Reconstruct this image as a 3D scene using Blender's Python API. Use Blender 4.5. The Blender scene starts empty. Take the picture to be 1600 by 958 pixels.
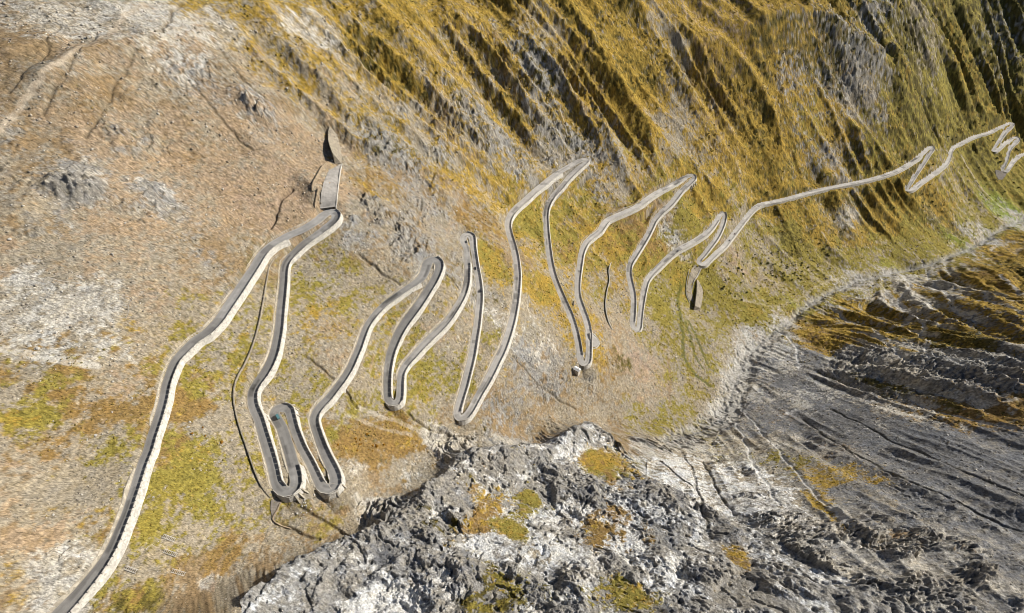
import bpy, math, random
import numpy as np
from mathutils import Vector, Matrix

# ------------------------------------------------------------------ camera, sky, sun, exposure
F = 889.0                       # focal length in photo pixels (photo 1600 wide)
PITCH = math.radians(45)
scene = bpy.context.scene
col = scene.collection
cam_data = bpy.data.cameras.new('camera')
cam = bpy.data.objects.new('camera', cam_data)
col.objects.link(cam)
cam_data.sensor_width = 36.0
cam_data.lens = 36.0 * F / 1600.0
cam_data.clip_start = 1.0
cam_data.clip_end = 9000.0
cam.location = (0, 0, 0)
cam.rotation_euler = (math.radians(90) - PITCH, 0, 0)
scene.camera = cam

SUN_EL = math.radians(29)
SUN_AZ = math.radians(18)       # measured from +x towards +y
sun_dir = Vector((math.cos(SUN_EL) * math.cos(SUN_AZ), math.cos(SUN_EL) * math.sin(SUN_AZ), math.sin(SUN_EL)))
world = bpy.data.worlds.new('World')
scene.world = world
world.use_nodes = True
wn = world.node_tree
bg = wn.nodes['Background']
sky = wn.nodes.new('ShaderNodeTexSky')
sky.sky_type = 'NISHITA'
sky.sun_disc = False
sky.sun_elevation = SUN_EL
sky.sun_rotation = math.pi / 2 - SUN_AZ
sky.altitude = 2500
wn.links.new(sky.outputs[0], bg.inputs[0])
bg.inputs[1].default_value = 0.062
sl = bpy.data.lights.new('sun', 'SUN')
sl.energy = 5.0
sl.angle = math.radians(0.53)
sl.color = (1.0, 0.94, 0.84)
sun = bpy.data.objects.new('sun', sl)
col.objects.link(sun)
sun.rotation_euler = (-sun_dir).to_track_quat('-Z', 'Y').to_euler()
vs = scene.view_settings
vs.view_transform = 'Standard'
vs.look = 'None'
vs.gamma = 1.0
vs.use_curve_mapping = False
vs.exposure = 0.45
scene.cycles.filter_width = 0.95

rng = np.random.default_rng(7)
random.seed(7)
Q = 1.0                         # terrain mesh density
# ---- road centreline as read from the photograph: x, y in photo pixels, asphalt width in pixels
ROAD = [(60,1000,24),(95,958,22),(118.5,933,18),(143,904,17),(159,883,15),(172,862,14.5),(182,841,14),(190,821,13),(198.5,800,13),(205.5,779,13),(212.5,758,13),(219,737,13),(226,717,13),
(231,706,12.5),(237,685,12.5),(244,664,12.5),(250.5,643.5,12),(256,622.6,12),(260,601.7,11.5),(267,581,11.5),(274,565,12),(282,555,12),(292.6,544,12),(307,530.5,12.5),(322,521,12.5),(334,509.6,12.5),
(344,498,12.5),(355,481,13),(366,465,13),(376,450,13),(386.5,434,12),(398,416.5,11.5),(410,397,11),(422,385,10.5),(435,376.7,10),(453.5,366.7,10),(470,360,10),(485,351.5,10),(497,343.5,10),
(505.5,336,10),(515.7,331,10),(525,335,10),(524,342,10),(520,347,10),(509.4,356,9.5),(498.6,364,9.5),(485,373.5,9.5),(473.5,382.5,9.5),(463.5,391.8,9.5),(453.5,402,10),(446.8,411.8,10),(444,423.5,10.5),(443.2,438.5,11),(441.8,455,11),
(440,472,11.5),(438,490,12),(436,513.4,12),(432.6,533.4,12),(428.4,551.8,12),(421.8,568.5,12.5),(413.4,583.5,12.5),(403.4,596.9,12.5),(395.9,610,13),(394.2,623.6,14),(397,638,15),
(404.4,655,15),(410.7,676,15.5),(417,696.8,16),(423.2,717.7,16.5),(428.5,738.6,16.5),(431.6,753,16.5),(436.8,763,16),(447.2,768.5,16),(457.7,764.7,16),(462.5,755,17),(461.9,742.7,17),(457.7,726,17),(452.5,707,17),(446.2,686.4,16.5),(440,668,15.5),
(433,656,15),(428.8,647,14),(432.6,640,13),(442,637,13),(451,640,13),(455,651,13),(459.8,669.7,13),(466,686.4,13),(473.3,703,13),(482.7,719.8,13),(491,736.5,13),(497.3,751,14),(503.6,761,15),(514,764.2,16),(523,757.5,17),(524.3,747,17),(519.3,732.3,16),
(512,717.7,15),(504.6,701,14),(498.4,684.3,13),(493,667.6,12.5),(491,655,12.5),(495.3,642.5,12),(503.6,632,11.5),
(511.9,623.6,11),(525.3,606.9,10),(537,591.5,10),(547,575,10),(553.6,560,9.5),(560.3,545,9.5),(566.3,527.5,9),(573.9,508.5,9),(586.4,491,9),(601,476,9),(617.8,463.5,9),(634.4,452,9),(649,442.5,9.5),(659.5,432.8,11),
(665,421,13),(668,411,13),(673,407,11),(680,406,11),(686,411.5,11),(685.6,421.3,11),(678.3,438,11),(667.9,454.7,11.5),(657.4,471.4,12),(647,486,12),(634.5,502.7,12.5),(624,519.4,12.5),(616.5,536,12.5),(610.5,552.8,12),(607.3,569,11.5),
(605.4,584.6,11),(605,603.4,11),(605.4,619,11),(609,628,10),(615.7,630.2,10),(622.6,626.5,10),(625,616.5,10),(625.7,597.7,9.5),(627.5,582.7,9.5),(634.5,569.5,10),(645.8,556.4,10),(659,541.4,10),(674,526.3,10),(687,514,10),(700.3,499,9.5),
(711.9,482,9),(721.9,464.5,8.5),(727.7,448.5,8.5),(729.8,433.5,8.5),(730.2,416.8,8.5),(730,400,8.5),(728,386.7,8.5),(724,377.5,9),(724.5,370,9),(730.5,366.6,9),(736.5,369.5,9),(738.3,377,8.5),(739.3,386.7,8),(741.3,400,8),(743.8,416.8,8),(747,433.5,8),(749,450,8.5),(749.4,466.9,9),(747.8,483.6,9.5),
(745,508.6,10),(741.6,528.2,10.5),(738.8,547,10.5),(735,565.8,10.5),(730.4,584.6,10.5),(725.7,603.4,10.5),(720,622.2,10.5),(715.4,639,10.5),(714.4,648,10),(719,653.2,10),(726.6,651.3,10),(734,642.9,10),(741.6,629.7,10),(749.5,614.7,10),(758.6,599.6,10.5),(767.5,582.7,11),(775.5,565.8,11),
(785.3,546,10.5),(794.5,520.4,10),(801.3,494.8,9.5),(806,467.3,9.5),(808.3,442,9),(808.5,426,9),(806,403,9),(801.5,384,9),(796.7,368.6,9),(793.6,355,9),(794.5,343.5,9),(800,332.5,9),(810,321.8,9),(821.8,311.8,9),(834,300,9),(848.5,288.4,8.5),(863.5,276,8),(876.9,267,7.5),(891.9,258.5,7),
(904,252,7),(912,249.5,6.5),(916.5,251,6.5),(911,256.5,6.5),(902,264.5,6.5),(893.6,272.5,6.5),(883.5,283.4,6.5),(875,294.3,7),(866.8,302.8,7),(858.5,314.5,7.5),(854.3,325.5,7.5),(852.7,338.5,7.5),(853.5,355,7.5),(855,372,8),(857,390,8),
(860,410,8),(865,431,8),(872.5,451.2,8),(881.7,471.9,8),(891,492.5,8),(897.8,513.2,8),(902.9,533.9,8),(905.8,552.6,8),(907.3,564,8),(912.5,568.5,8),(918.4,564,8),(919.8,550,8),(920,531.6,8),(919.6,515.8,8),(915.7,499.4,8),(908.5,480,8),(902.8,461.4,8),(902.4,439.4,8),(905.3,416,8),(908.5,395.5,8),
(915,380,8),(925,370,8),(936,361.5,8),(942.5,352,7.5),(949.4,343.8,7.5),(963.4,337,7.5),(980,330,7.5),(996.8,321.8,7.5),(1011.9,310.5,7.5),(1026.9,300.5,7),(1045,291.7,7),(1062,281.7,6.5),(1074,275.6,6.5),(1081,274,5.5),(1084.5,277.5,5.5),(1080.5,283.4,5.5),(1073.6,289.2,6),(1064,297.7,6.5),(1055.3,308.9,7),
(1045.3,320.5,7),(1032.5,332.3,7),(1022.5,344,7),(1016.9,356,7),(1010,369.5,7.5),(1000.6,385.2,7.5),(990.8,401,7.5),(984,413.4,7.5),(982.5,426.8,7.5),(985,441.8,7.5),(988.6,456.8,7.5),(989.8,473.6,7.5),(989,490.3,7.5),(988,506,7.5),(990,513.2,7),(994.7,515.5,7),(998.3,512,7),(999.7,500.3,7),(1001.4,483.6,7.5),
(1003.9,466.9,7.5),(1007,451,7.5),(1010.5,438.5,7.5),(1017.5,428.4,7.5),(1029,416.8,7.5),(1040.8,405,7.5),(1053,394.4,7.5),(1065,387,7),(1080.7,378.7,7),(1099,367.2,7),(1111.7,355,6.5),(1120,343.5,6),(1126,335,5.5),(1130.5,333,5),(1132,339.7,5.5),(1127.3,355.8,6),(1119,371.8,6.5),(1108.5,386,6.5),(1099.5,398,6.5),(1092.5,406,6),
(1093.5,412,6),(1100,412.5,6),(1108.5,405.5,6.5),(1120,394.4,6.5),(1131,384.7,6.5),(1140.8,372.3,6.5),(1152,357.5,6.5),(1163.5,342.5,6.5),(1175,328.9,6.5),(1184,321.5,6.5),(1195.4,317.5,6.5),(1216,313.5,6.5),(1241.4,307,6.5),(1266.6,300,6.5),(1289.6,294.5,6.5),(1318.7,288.7,6.5),(1345,283.5,6.5),(1375,276,6),(1399,267.5,6),
(1413.6,260,6),(1428,250.7,6),(1441,240,5.5),(1449,232.5,5.5),(1454.5,229.3,5),(1457,232.5,5),(1450.5,242,5),(1442,255.5,5),(1431.5,271,5),(1422.8,285,5),(1417.5,293.2,5),(1418,297.5,5),(1426.8,294.5,5),(1438.5,285,5.5),(1453,275.3,5.5),(1467.7,264.6,5.5),(1478,255.2,5.5),(1483.4,245,5.5),(1485.5,235.5,5.5),(1489.5,229.8,5.5),
(1497,225.8,5.5),(1510,219,5.5),(1523.3,212.8,5.5),(1540.8,208,5.5),(1555.4,202,5),(1570,195.3,5),(1577.4,192,4.5),(1581.5,193.2,4.5),(1578.5,198,4.5),(1570,206.5,4.5),(1561.8,218,4.5),(1554.8,228.5,4.5),(1551.8,233.8,4.2),(1553,236.2,4.2),(1558,234,4.2),(1566,226.8,4.5),(1575,220.2,4.5),(1584.5,215,4.2),(1590,216.5,4.2),(1587.5,221.5,4.2),
(1580.5,228,4.5),(1576,236,5),(1573,248,5),(1569.3,257.7,5),(1566.3,264,4.5),(1568.5,267.3,4.5),(1573,265.5,4.5),(1577.8,259,5),(1585,249.5,5),(1593.5,242.5,5),(1602,240,5),(1630,234,5)]
# ------------------------------------------------------------------ photo rays
def ray(px, py):
    a = (np.asarray(px, float) - 800) / F
    b = -(np.asarray(py, float) - 479) / F
    return a, math.cos(PITCH) + math.sin(PITCH) * b, -math.sin(PITCH) + math.cos(PITCH) * b

# ------------------------------------------------------------------ noise helpers
def _hash(ix, iy, seed):
    h = (ix.astype(np.int64) * 374761393 + iy.astype(np.int64) * 668265263 + seed * 1442695041) & 0xFFFFFFFF
    h = ((h ^ (h >> 13)) * 1274126177) & 0xFFFFFFFF
    h = h ^ (h >> 16)
    return h
def perlin(x, y, seed=0):
    x0 = np.floor(x); y0 = np.floor(y)
    fx = (x - x0).astype(np.float32); fy = (y - y0).astype(np.float32)
    ix = x0.astype(np.int64); iy = y0.astype(np.int64)
    u = fx * fx * fx * (fx * (fx * 6 - 15) + 10); v = fy * fy * fy * (fy * (fy * 6 - 15) + 10)
    def g(dx, dy):
        a = (_hash(ix + dx, iy + dy, seed) & 0xFFFF).astype(np.float32) * (2 * math.pi / 65536)
        return np.cos(a) * (fx - dx) + np.sin(a) * (fy - dy)
    n0 = g(0, 0) * (1 - u) + g(1, 0) * u
    n1 = g(0, 1) * (1 - u) + g(1, 1) * u
    return (n0 * (1 - v) + n1 * v) * 1.5
def fbm(x, y, wl, octs, seed=0, gain=0.5):
    s = 0; a = 1.0; tot = 0
    for o in range(octs):
        c, sn = math.cos(o * 1.1 + seed), math.sin(o * 1.1 + seed)
        s = s + a * perlin((x * c - y * sn) / wl, (x * sn + y * c) / wl, seed * 31 + o)
        tot += a; a *= gain; wl *= 0.5
    return s / tot
def ridged(x, y, wl, octs, seed=0, gain=0.5):
    s = 0; a = 1.0; tot = 0
    for o in range(octs):
        c, sn = math.cos(o * 1.3 + seed), math.sin(o * 1.3 + seed)
        n = 1 - 2 * np.abs(perlin((x * c - y * sn) / wl, (x * sn + y * c) / wl, seed * 37 + o))
        s = s + a * n
        tot += a; a *= gain; wl *= 0.5
    return s / tot
def sstep(a, b, x):
    t = np.clip((x - a) / (b - a), 0, 1)
    return t * t * (3 - 2 * t)

# ------------------------------------------------------------------ the road in space: it drops steadily from the near left to the far right
GRADE = 0.075
def solve_road():
    pts = []; z = -300.0; prev = None
    for (x, y, w) in ROAD:
        a, f, d = ray(x, y)
        zz = z
        for k in range(30):
            t = zz / d; p = np.array([a * t, f * t])
            if prev is None: break
            zz = z - GRADE * np.hypot(*(p - prev))
        z = zz; prev = p
        pts.append((p[0], p[1], z))
    return np.array(pts)
RP = solve_road()
def road_half_widths():
    out = []
    n = len(ROAD)
    for i, (x, y, w) in enumerate(ROAD):
        x0, y0, _ = ROAD[max(i - 1, 0)]; x1, y1, _ = ROAD[min(i + 1, n - 1)]
        l = math.hypot(x1 - x0, y1 - y0) or 1
        nx, ny = -(y1 - y0) / l, (x1 - x0) / l
        q = []
        for s in (-1, 1):
            a, f, d = ray(x + s * nx * w / 2, y + s * ny * w / 2)
            t = RP[i, 2] / d
            q.append((a * t, f * t))
        out.append(math.hypot(q[1][0] - q[0][0], q[1][1] - q[0][1]) / 2)
    h = np.clip(np.array(out), 2.4, 5.2)
    return np.convolve(np.pad(h, 1, mode='edge'), [.25, .5, .25], 'valid')
RH = road_half_widths()
def resample_road(step=1.5):
    P = np.column_stack([RP, RH, np.arange(len(RP))])
    out = []
    n = len(P)
    for i in range(n - 1):
        p0, p1, p2, p3 = P[max(i - 1, 0)], P[i], P[i + 1], P[min(i + 2, n - 1)]
        L = np.linalg.norm(p2[:2] - p1[:2])
        k = max(1, int(round(L / step)))
        for j in range(k):
            t = j / k
            q = 0.5 * ((2 * p1) + (-p0 + p2) * t + (2 * p0 - 5 * p1 + 4 * p2 - p3) * t * t + (-p0 + 3 * p1 - 3 * p2 + p3) * t ** 3)
            q[4] = i + t
            q[3] = p1[3] * (1 - t) + p2[3] * t
            q[2] = p1[2] * (1 - t) + p2[2] * t
            out.append(q)
    out.append(P[-1])
    return np.array(out)
RS = resample_road()            # x, y, z, half width, index along ROAD
_t = np.gradient(RS[:, :2], axis=0)
RT = _t / np.maximum(np.linalg.norm(_t, axis=1, keepdims=True), 1e-6)
RN = np.column_stack([RT[:, 1], -RT[:, 0]])      # to the right of travel

# ------------------------------------------------------------------ base landform: heights known along the road and at surveyed points
SURVEY_T = [  # photo x, y, distance factor along the ray
 (0,0,520),(200,0,565),(400,0,640),(600,0,790),(800,0,940),(1000,0,1085),(1200,0,1200),(1400,0,1345),(1600,0,1640),
 (0,250,430),(250,250,500),(500,200,612),(120,120,480),(350,120,570),(0,500,362),(0,700,310),(0,950,262),(-200,300,380),(-200,800,240),
 (150,400,415),(130,560,366),(110,760,318)]
SURVEY_Z = [  # photo x, y, height
 # floor of the bowl and the slopes below the bends
 (250,950,-318),(350,900,-345),(440,830,-366),(450,800,-360),(510,800,-373),(530,830,-383),(600,800,-397),(650,740,-420),(600,720,-404),(700,700,-450),(800,665,-492),(870,650,-530),
 (950,660,-566),(1000,660,-580),(1050,665,-590),(1100,660,-606),(1130,640,-622),(560,640,-392),(660,650,-420),(800,600,-468),(860,590,-500),(960,600,-556),(1040,590,-602),(1080,560,-622),(1110,530,-632),
 # stream
 (1160,580,-655),(1200,530,-672),(1260,490,-700),(1330,445,-735),(1420,425,-765),(1500,400,-790),(1545,375,-812),(1600,345,-835),
 (1090,485,-652),(1150,480,-668),(1200,480,-682),(1300,420,-722),(1400,380,-752),(1500,330,-785),
 # far side of the valley
 (1000,715,-486),(1060,705,-520),(1110,705,-546),(1140,670,-590),(1200,750,-496),(1300,750,-495),(1450,750,-455),(1600,750,-440),(1600,650,-492),(1400,650,-545),(1250,650,-590),(1200,600,-634),
 (1300,560,-648),(1400,560,-612),(1600,560,-535),(1350,500,-686),(1500,480,-664),(1600,480,-636),(1600,420,-704),(1500,420,-747),
 # near rock spur, its crest first
 (300,1000,-290),(380,950,-315),(457,892,-336),(515,861,-362),(597,833,-381),(612,814,-384),(674,764,-397),(729,710,-424),(767,706,-440),(845,698,-470),(884,682,-486),(922,664,-515),(961,690,-505),(981,717,-490),
 (600,940,-344),(500,940,-340),(700,850,-376),(620,870,-368),(800,780,-420),(900,740,-450),(900,810,-420),(800,950,-342),(1000,950,-342),(1000,800,-424),(1100,800,-440),(1200,850,-402),(1200,950,-342),(1400,950,-340),(1600,950,-350),(1600,850,-398),(1400,850,-398),(1100,900,-378),
 (400,1100,-305),(800,1100,-300),(1200,1100,-300),(1600,1100,-310)]
HIDDEN = []   # points behind the crest of the spur that no photo ray reaches
def build_survey():
    C = []
    a, f, d = ray([s[0] for s in SURVEY_T], [s[1] for s in SURVEY_T])
    t = np.array([s[2] for s in SURVEY_T], float)
    C += list(np.column_stack([a * t, f * t, d * t]))
    a, f, d = ray([s[0] for s in SURVEY_Z], [s[1] for s in SURVEY_Z])
    zz = np.array([s[2] for s in SURVEY_Z], float); t = zz / d
    C += list(np.column_stack([a * t, f * t, zz]))
    crest = [(457,892,-336,-352),(515,861,-362,-380),(612,814,-384,-402),(674,764,-397,-418),(729,710,-424,-452),(845,698,-470,-502),(922,664,-515,-547)]
    for (x, y, zc, zf) in crest:
        a, f, d = ray(x, y)
        tc = zc / d; tf = zf / d
        tm = tc + (tf - tc) * 0.5
        C.append((a * tm, f * tm, zc + (zf - zc) * 0.78))
    # last road points every ~18 m
    last = None
    for q in RS:
        if last is None or np.hypot(q[0] - last[0], q[1] - last[1]) > 16:
            C.append((q[0], q[1], q[2])); last = q
    # far skirts so that the land carries on outside the picture
    for (x, y, z) in [(-900,300,-60),(-900,900,-40),(-700,1500,0),(0,1900,60),(700,2150,-60),(1500,2300,-200),(2100,2200,-420),(2000,1400,-760),(1700,900,-640),(1500,500,-450),(900,150,-260),(700,-50,-200),(-700,-50,-150),(0,-150,-190)]:
        C.append((x, y, z))
    return np.array(C)
CP = build_survey()
def rbf_fit(C):
    n = len(C)
    S = 100.0
    X = C[:, :2] / S
    D = np.sqrt(((X[:, None] - X[None]) ** 2).sum(-1) + 0.02 ** 2)
    A = np.zeros((n + 3, n + 3))
    A[:n, :n] = -D + np.eye(n) * 0.01
    A[:n, n] = 1; A[:n, n + 1:] = X
    A[n, :n] = 1; A[n + 1:, :n] = X.T
    w = np.linalg.solve(A, np.concatenate([C[:, 2], [0, 0, 0]]))
    return X, w, S
RX, RW, RSc = rbf_fit(CP)
def rbf_eval(x, y):
    out = np.empty(x.size, np.float32)
    xf = (x.ravel() / RSc).astype(np.float32); yf = (y.ravel() / RSc).astype(np.float32)
    n = len(RX); W = RW.astype(np.float32); X = RX.astype(np.float32)
    for i in range(0, xf.size, 20000):
        a = xf[i:i + 20000, None] - X[None, :, 0]; b = yf[i:i + 20000, None] - X[None, :, 1]
        r = np.sqrt(a * a + b * b + 0.0004)
        out[i:i + 20000] = -(r @ W[:n]) + W[n] + xf[i:i + 20000] * W[n + 1] + yf[i:i + 20000] * W[n + 2]
    return out.reshape(x.shape)
GX0, GY0, GX1, GY1, GS = -1100.0, -160.0, 2200.0, 2400.0, 4.0
gx = np.arange(GX0, GX1 + 1, GS); gy = np.arange(GY0, GY1 + 1, GS)
GXX, GYY = np.meshgrid(gx, gy)
BASE = rbf_eval(GXX, GYY)
def blur(A, n):
    for _ in range(n):
        A = np.pad(A, 1, mode='edge')
        A = (A[:-2] + 2 * A[1:-1] + A[2:]) / 4
        A = (A[:, :-2] + 2 * A[:, 1:-1] + A[:, 2:]) / 4
    return A
BASE = blur(BASE, 2).astype(np.float32)
KNOLLS = [(860,120,35,12),(150,290,16,6),(240,298,12,4),(400,178,20,6),(590,330,18,4),(650,60,40,10)]
def bil(A, x, y):
    u = np.clip((x - GX0) / GS, 0, A.shape[1] - 1.001); v = np.clip((y - GY0) / GS, 0, A.shape[0] - 1.001)
    i = u.astype(np.int32); j = v.astype(np.int32); fu = (u - i).astype(np.float32); fv = (v - j).astype(np.float32)
    return (A[j, i] * (1 - fu) + A[j, i + 1] * fu) * (1 - fv) + (A[j + 1, i] * (1 - fu) + A[j + 1, i + 1] * fu) * fv
def bicubic(A, x, y):
    u = np.clip((x - GX0) / GS, 1, A.shape[1] - 3.001); v = np.clip((y - GY0) / GS, 1, A.shape[0] - 3.001)
    i = u.astype(np.int32); j = v.astype(np.int32); fu = (u - i).astype(np.float32); fv = (v - j).astype(np.float32)
    def wts(t):   # quadratic-free cubic B-spline, smooth slopes
        return ((1 - t) ** 3 / 6, (3 * t ** 3 - 6 * t * t + 4) / 6, (-3 * t ** 3 + 3 * t * t + 3 * t + 1) / 6, t ** 3 / 6)
    wu = wts(fu); wv = wts(fv)
    s = 0
    for b in range(4):
        row = 0
        for a in range(4):
            row = row + wu[a] * A[j - 1 + b, i - 1 + a]
        s = s + wv[b] * row
    return s
def hit(px, py, lift=0.0):
    """points of the landform seen at photo pixels"""
    px = np.atleast_1d(np.asarray(px, float)); py = np.atleast_1d(np.asarray(py, float))
    a, f, d = ray(px, py)
    ts = np.arange(150, 2600, 2.0)
    out = np.zeros((len(px), 3))
    for k in range(len(px)):
        zr = d[k] * ts; zb = bil(BASE, a[k] * ts, f[k] * ts) + lift
        w = np.nonzero(zr < zb)[0]
        i = w[0] if len(w) else len(ts) - 1
        t = ts[i]
        if 0 < i < len(ts) - 1:
            e0 = zr[i - 1] - zb[i - 1]; e1 = zr[i] - zb[i]
            t = ts[i - 1] + 2.0 * e0 / (e0 - e1)
        out[k] = (a[k] * t, f[k] * t, bil(BASE, a[k] * t, f[k] * t))
    return out
for (kx, ky, kr, kh) in KNOLLS:
    c_ = hit([kx], [ky])[0]
    BASE = BASE + (kh * np.exp(-((GXX - c_[0]) ** 2 + (GYY - c_[1]) ** 2) / (2 * kr * kr))).astype(np.float32)
# the larger ribs of the mountainside, each a sharp crest running down the slope: photo trace, height, half breadth
RIBS = [(((960,0),(1060,75),(1120,72),(1160,110),(1200,180),(1240,280)),20,30),(((1150,62),(1210,50),(1260,44),(1320,78),(1390,120),(1445,220)),40,46),(((570,0),(650,90),(740,190),(800,270)),15,24),
 (((690,0),(760,90),(850,200),(885,240)),16,26),(((800,20),(880,130),(940,210),(1000,300)),19,28),(((880,0),(980,150),(1060,262)),15,26),(((470,0),(560,110),(640,200),(760,300)),13,22),(((1330,0),(1400,110),(1452,215)),14,30),
 (((1430,0),(1490,120),(1520,198)),13,30),(((1500,0),(1540,90),(1568,180)),12,30),(((1580,0),(1612,120)),12,30),(((1040,100),(1110,200),(1165,300)),17,28),(((1290,130),(1330,200),(1370,262)),14,24),(((400,0),(470,90),(540,160)),8,20),
 (((1225,325),(1280,400)),5,16),(((1290,305),(1345,385)),6,16),(((1350,295),(1400,375)),6,16),(((1400,275),(1450,350)),6,16),
 (((1600,640),(1500,610),(1400,585),(1330,575)),10,22),(((1600,560),(1480,540),(1360,520),(1270,500)),12,24),(((1600,480),(1500,465),(1440,440)),12,24),(((1600,410),(1560,395)),10,24),(((380,957),(457,899),(515,868),(597,840),(614,821),(676,771),(731,717),(767,713),(845,705),(886,689),(922,670),(961,695)),12,15),
 (((0,335),(90,292),(160,302),(240,312)),6,10),(((60,130),(130,90),(230,70),(290,55)),8,14),(((330,95),(400,130),(470,170)),5,10),(((0,90),(50,75),(110,62)),7,16),(((370,150),(410,175),(440,192)),5,8),(((100,225),(200,235),(260,262)),4,8),
 (((1600,880),(1440,810),(1300,740),(1210,690)),7,14)]
def rib_height(x, y):
    H_ = np.zeros(x.shape, np.float32)
    for pts, h, s in RIBS:
        P = hit([p[0] for p in pts], [p[1] for p in pts])[:, :2]
        Q = []
        for i in range(len(P) - 1):
            k = max(1, int(np.hypot(*(P[i + 1] - P[i])) / 4)); Q += [P[i] + (P[i + 1] - P[i]) * j / k for j in range(k)]
        Q.append(P[-1]); Q = np.array(Q)
        m = (x > Q[:, 0].min() - 4 * s) & (x < Q[:, 0].max() + 4 * s) & (y > Q[:, 1].min() - 4 * s) & (y < Q[:, 1].max() + 4 * s)
        xs = x[m].astype(np.float32); ys = y[m].astype(np.float32); D = np.full(xs.shape, 1e6, np.float32); U = np.zeros(xs.shape, np.float32)
        for i, q in enumerate(Q):
            d = (xs - q[0]) ** 2 + (ys - q[1]) ** 2; b = d < D; D[b] = d[b]; U[b] = i / max(len(Q) - 1, 1)
        D = np.sqrt(D)
        H_[m] = np.maximum(H_[m], h * np.exp(-(D / s) ** 1.25) * np.clip(U * 6 + .5, 0, 1) * np.clip((1 - U) * 5 + .1, 0, 1))
    return H_
# ------------------------------------------------------------------ fall lines of the slopes (photo traces laid on the landform), used to run gullies and streaks downhill
FLOW = [((300,0),(420,110),(560,230),(700,310),(780,365)),((440,0),(560,130),(700,250),(800,320)),((560,0),(680,120),(800,230),(850,285)),((640,0),(740,110),(830,200),(895,250)),
 ((760,0),(850,110),(920,220),(990,310)),((850,0),(950,120),(1010,210),(1055,280)),((950,0),(1060,150),(1130,240),(1180,310)),((1050,0),(1140,100),(1200,190),(1240,300)),
 ((1160,0),(1230,120),(1290,200),(1330,280)),((1330,0),(1400,130),(1450,225)),((1430,0),(1480,110),(1510,205)),((1530,0),(1570,100),(1598,185)),((1600,30),(1620,160)),
 ((1190,325),(1240,390),(1300,440)),((1300,300),(1350,370),(1400,405)),((1450,290),(1500,355)),((1520,225),(1580,330)),
 ((100,60),(250,170),(400,260),(500,330)),((0,200),(150,300),(300,410)),((0,420),(120,480),(250,540)),((0,600),(120,620),(240,650)),((0,760),(120,770),(200,780)),
 ((270,620),(380,650)),((250,720),(380,760)),((200,850),(330,900),(420,880)),((420,430),(430,430)),
 ((460,440),(560,500)),((470,560),(500,590)),((540,300),(640,390),(760,480)),((560,600),(620,660),(760,700)),((640,540),(720,610)),((760,420),(790,460)),((820,330),(860,380)),
 ((830,480),(900,570)),((760,620),(860,670)),((880,320),(960,400)),((930,420),(990,500)),((940,580),(1000,640)),((1020,430),(1090,520)),((1000,340),(1060,400)),((1110,430),(1160,490)),
 ((1600,700),(1440,640),(1300,585),(1190,560)),((1600,600),(1480,560),(1350,515),(1240,500)),((1560,500),(1480,460),(1430,435)),((1600,420),(1560,400)),
 ((1600,860),(1450,790),(1300,715),(1190,640)),((1400,900),(1290,810),(1200,720),(1140,665)),((1150,780),(1120,720),(1110,690)),((1030,780),(1050,720)),
 ((1000,900),(1030,800)),((800,900),(780,760)),((600,950),(580,850)),((1250,950),(1200,860))]
def build_flow():
    P = []; D = []
    for tr in FLOW:
        h = hit([p[0] for p in tr], [p[1] for p in tr])
        for i in range(len(h) - 1):
            n = max(1, int(np.hypot(*(h[i + 1] - h[i])[:2]) / 25))
            d = (h[i + 1] - h[i])[:2]
            d = d / max(np.linalg.norm(d), 1e-6)
            for j in range(n):
                P.append(h[i][:2] + (h[i + 1] - h[i])[:2] * (j + .5) / n); D.append(d)
    return np.array(P), np.array(D)
FP, FD = build_flow()
C0X, C0Y = 0.0, -60.0
def lp(x, y):
    return np.arctan2(x - C0X, y - C0Y), np.log(np.maximum(np.hypot(x - C0X, y - C0Y), 1.0))
def idw(x, y, P, V, power=4, soft=0.02):
    qa, qb = lp(x.ravel(), y.ravel()); pa, pb = lp(P[:, 0], P[:, 1])
    out = np.empty((x.size, V.shape[1]), np.float32)
    qa = qa.astype(np.float32); qb = qb.astype(np.float32); pa = pa.astype(np.float32); pb = pb.astype(np.float32); V = V.astype(np.float32)
    for i in range(0, x.size, 40000):
        r2 = (qa[i:i + 40000, None] - pa) ** 2 + (qb[i:i + 40000, None] - pb) ** 2 + soft ** 2
        w = 1 / r2 ** (power / 2)
        out[i:i + 40000] = (w @ V) / w.sum(1, keepdims=True)
    return out
lx = np.arange(GX0, GX1 + 1, 8.0); ly = np.arange(GY0, GY1 + 1, 8.0)
LXX, LYY = np.meshgrid(lx, ly)
dirf = idw(LXX, LYY, FP, FD).reshape(LXX.shape + (2,))
dgy, dgx = np.gradient(blur(BASE, 12)[::2, ::2], 8.0)
dg = -np.dstack([dgx, dgy])[:dirf.shape[0], :dirf.shape[1]]
dg /= np.maximum(np.linalg.norm(dg, axis=2, keepdims=True), 1e-5)
dirf /= np.maximum(np.linalg.norm(dirf, axis=2, keepdims=True), 1e-5)
dirf = dirf * 0.8 + dg * 0.2
dirf /= np.maximum(np.linalg.norm(dirf, axis=2, keepdims=True), 1e-5)
FS = 2.5
fx_ = np.arange(GX0, GX1 + 1, FS); fy_ = np.arange(GY0, GY1 + 1, FS)
FXX, FYY = np.meshgrid(fx_, fy_)
def smp(A, x, y, s):
    u = np.clip((x - GX0) / s, 0, A.shape[1] - 1.001); v = np.clip((y - GY0) / s, 0, A.shape[0] - 1.001)
    i = u.astype(np.int32); j = v.astype(np.int32); fu = (u - i).astype(np.float32); fv = (v - j).astype(np.float32)
    if A.ndim == 3: fu = fu[..., None]; fv = fv[..., None]
    return (A[j, i] * (1 - fu) + A[j, i + 1] * fu) * (1 - fv) + (A[j + 1, i] * (1 - fu) + A[j + 1, i + 1] * fu) * fv
dirg = smp(dirf.astype(np.float32), FXX, FYY, 8.0).astype(np.float32)
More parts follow.
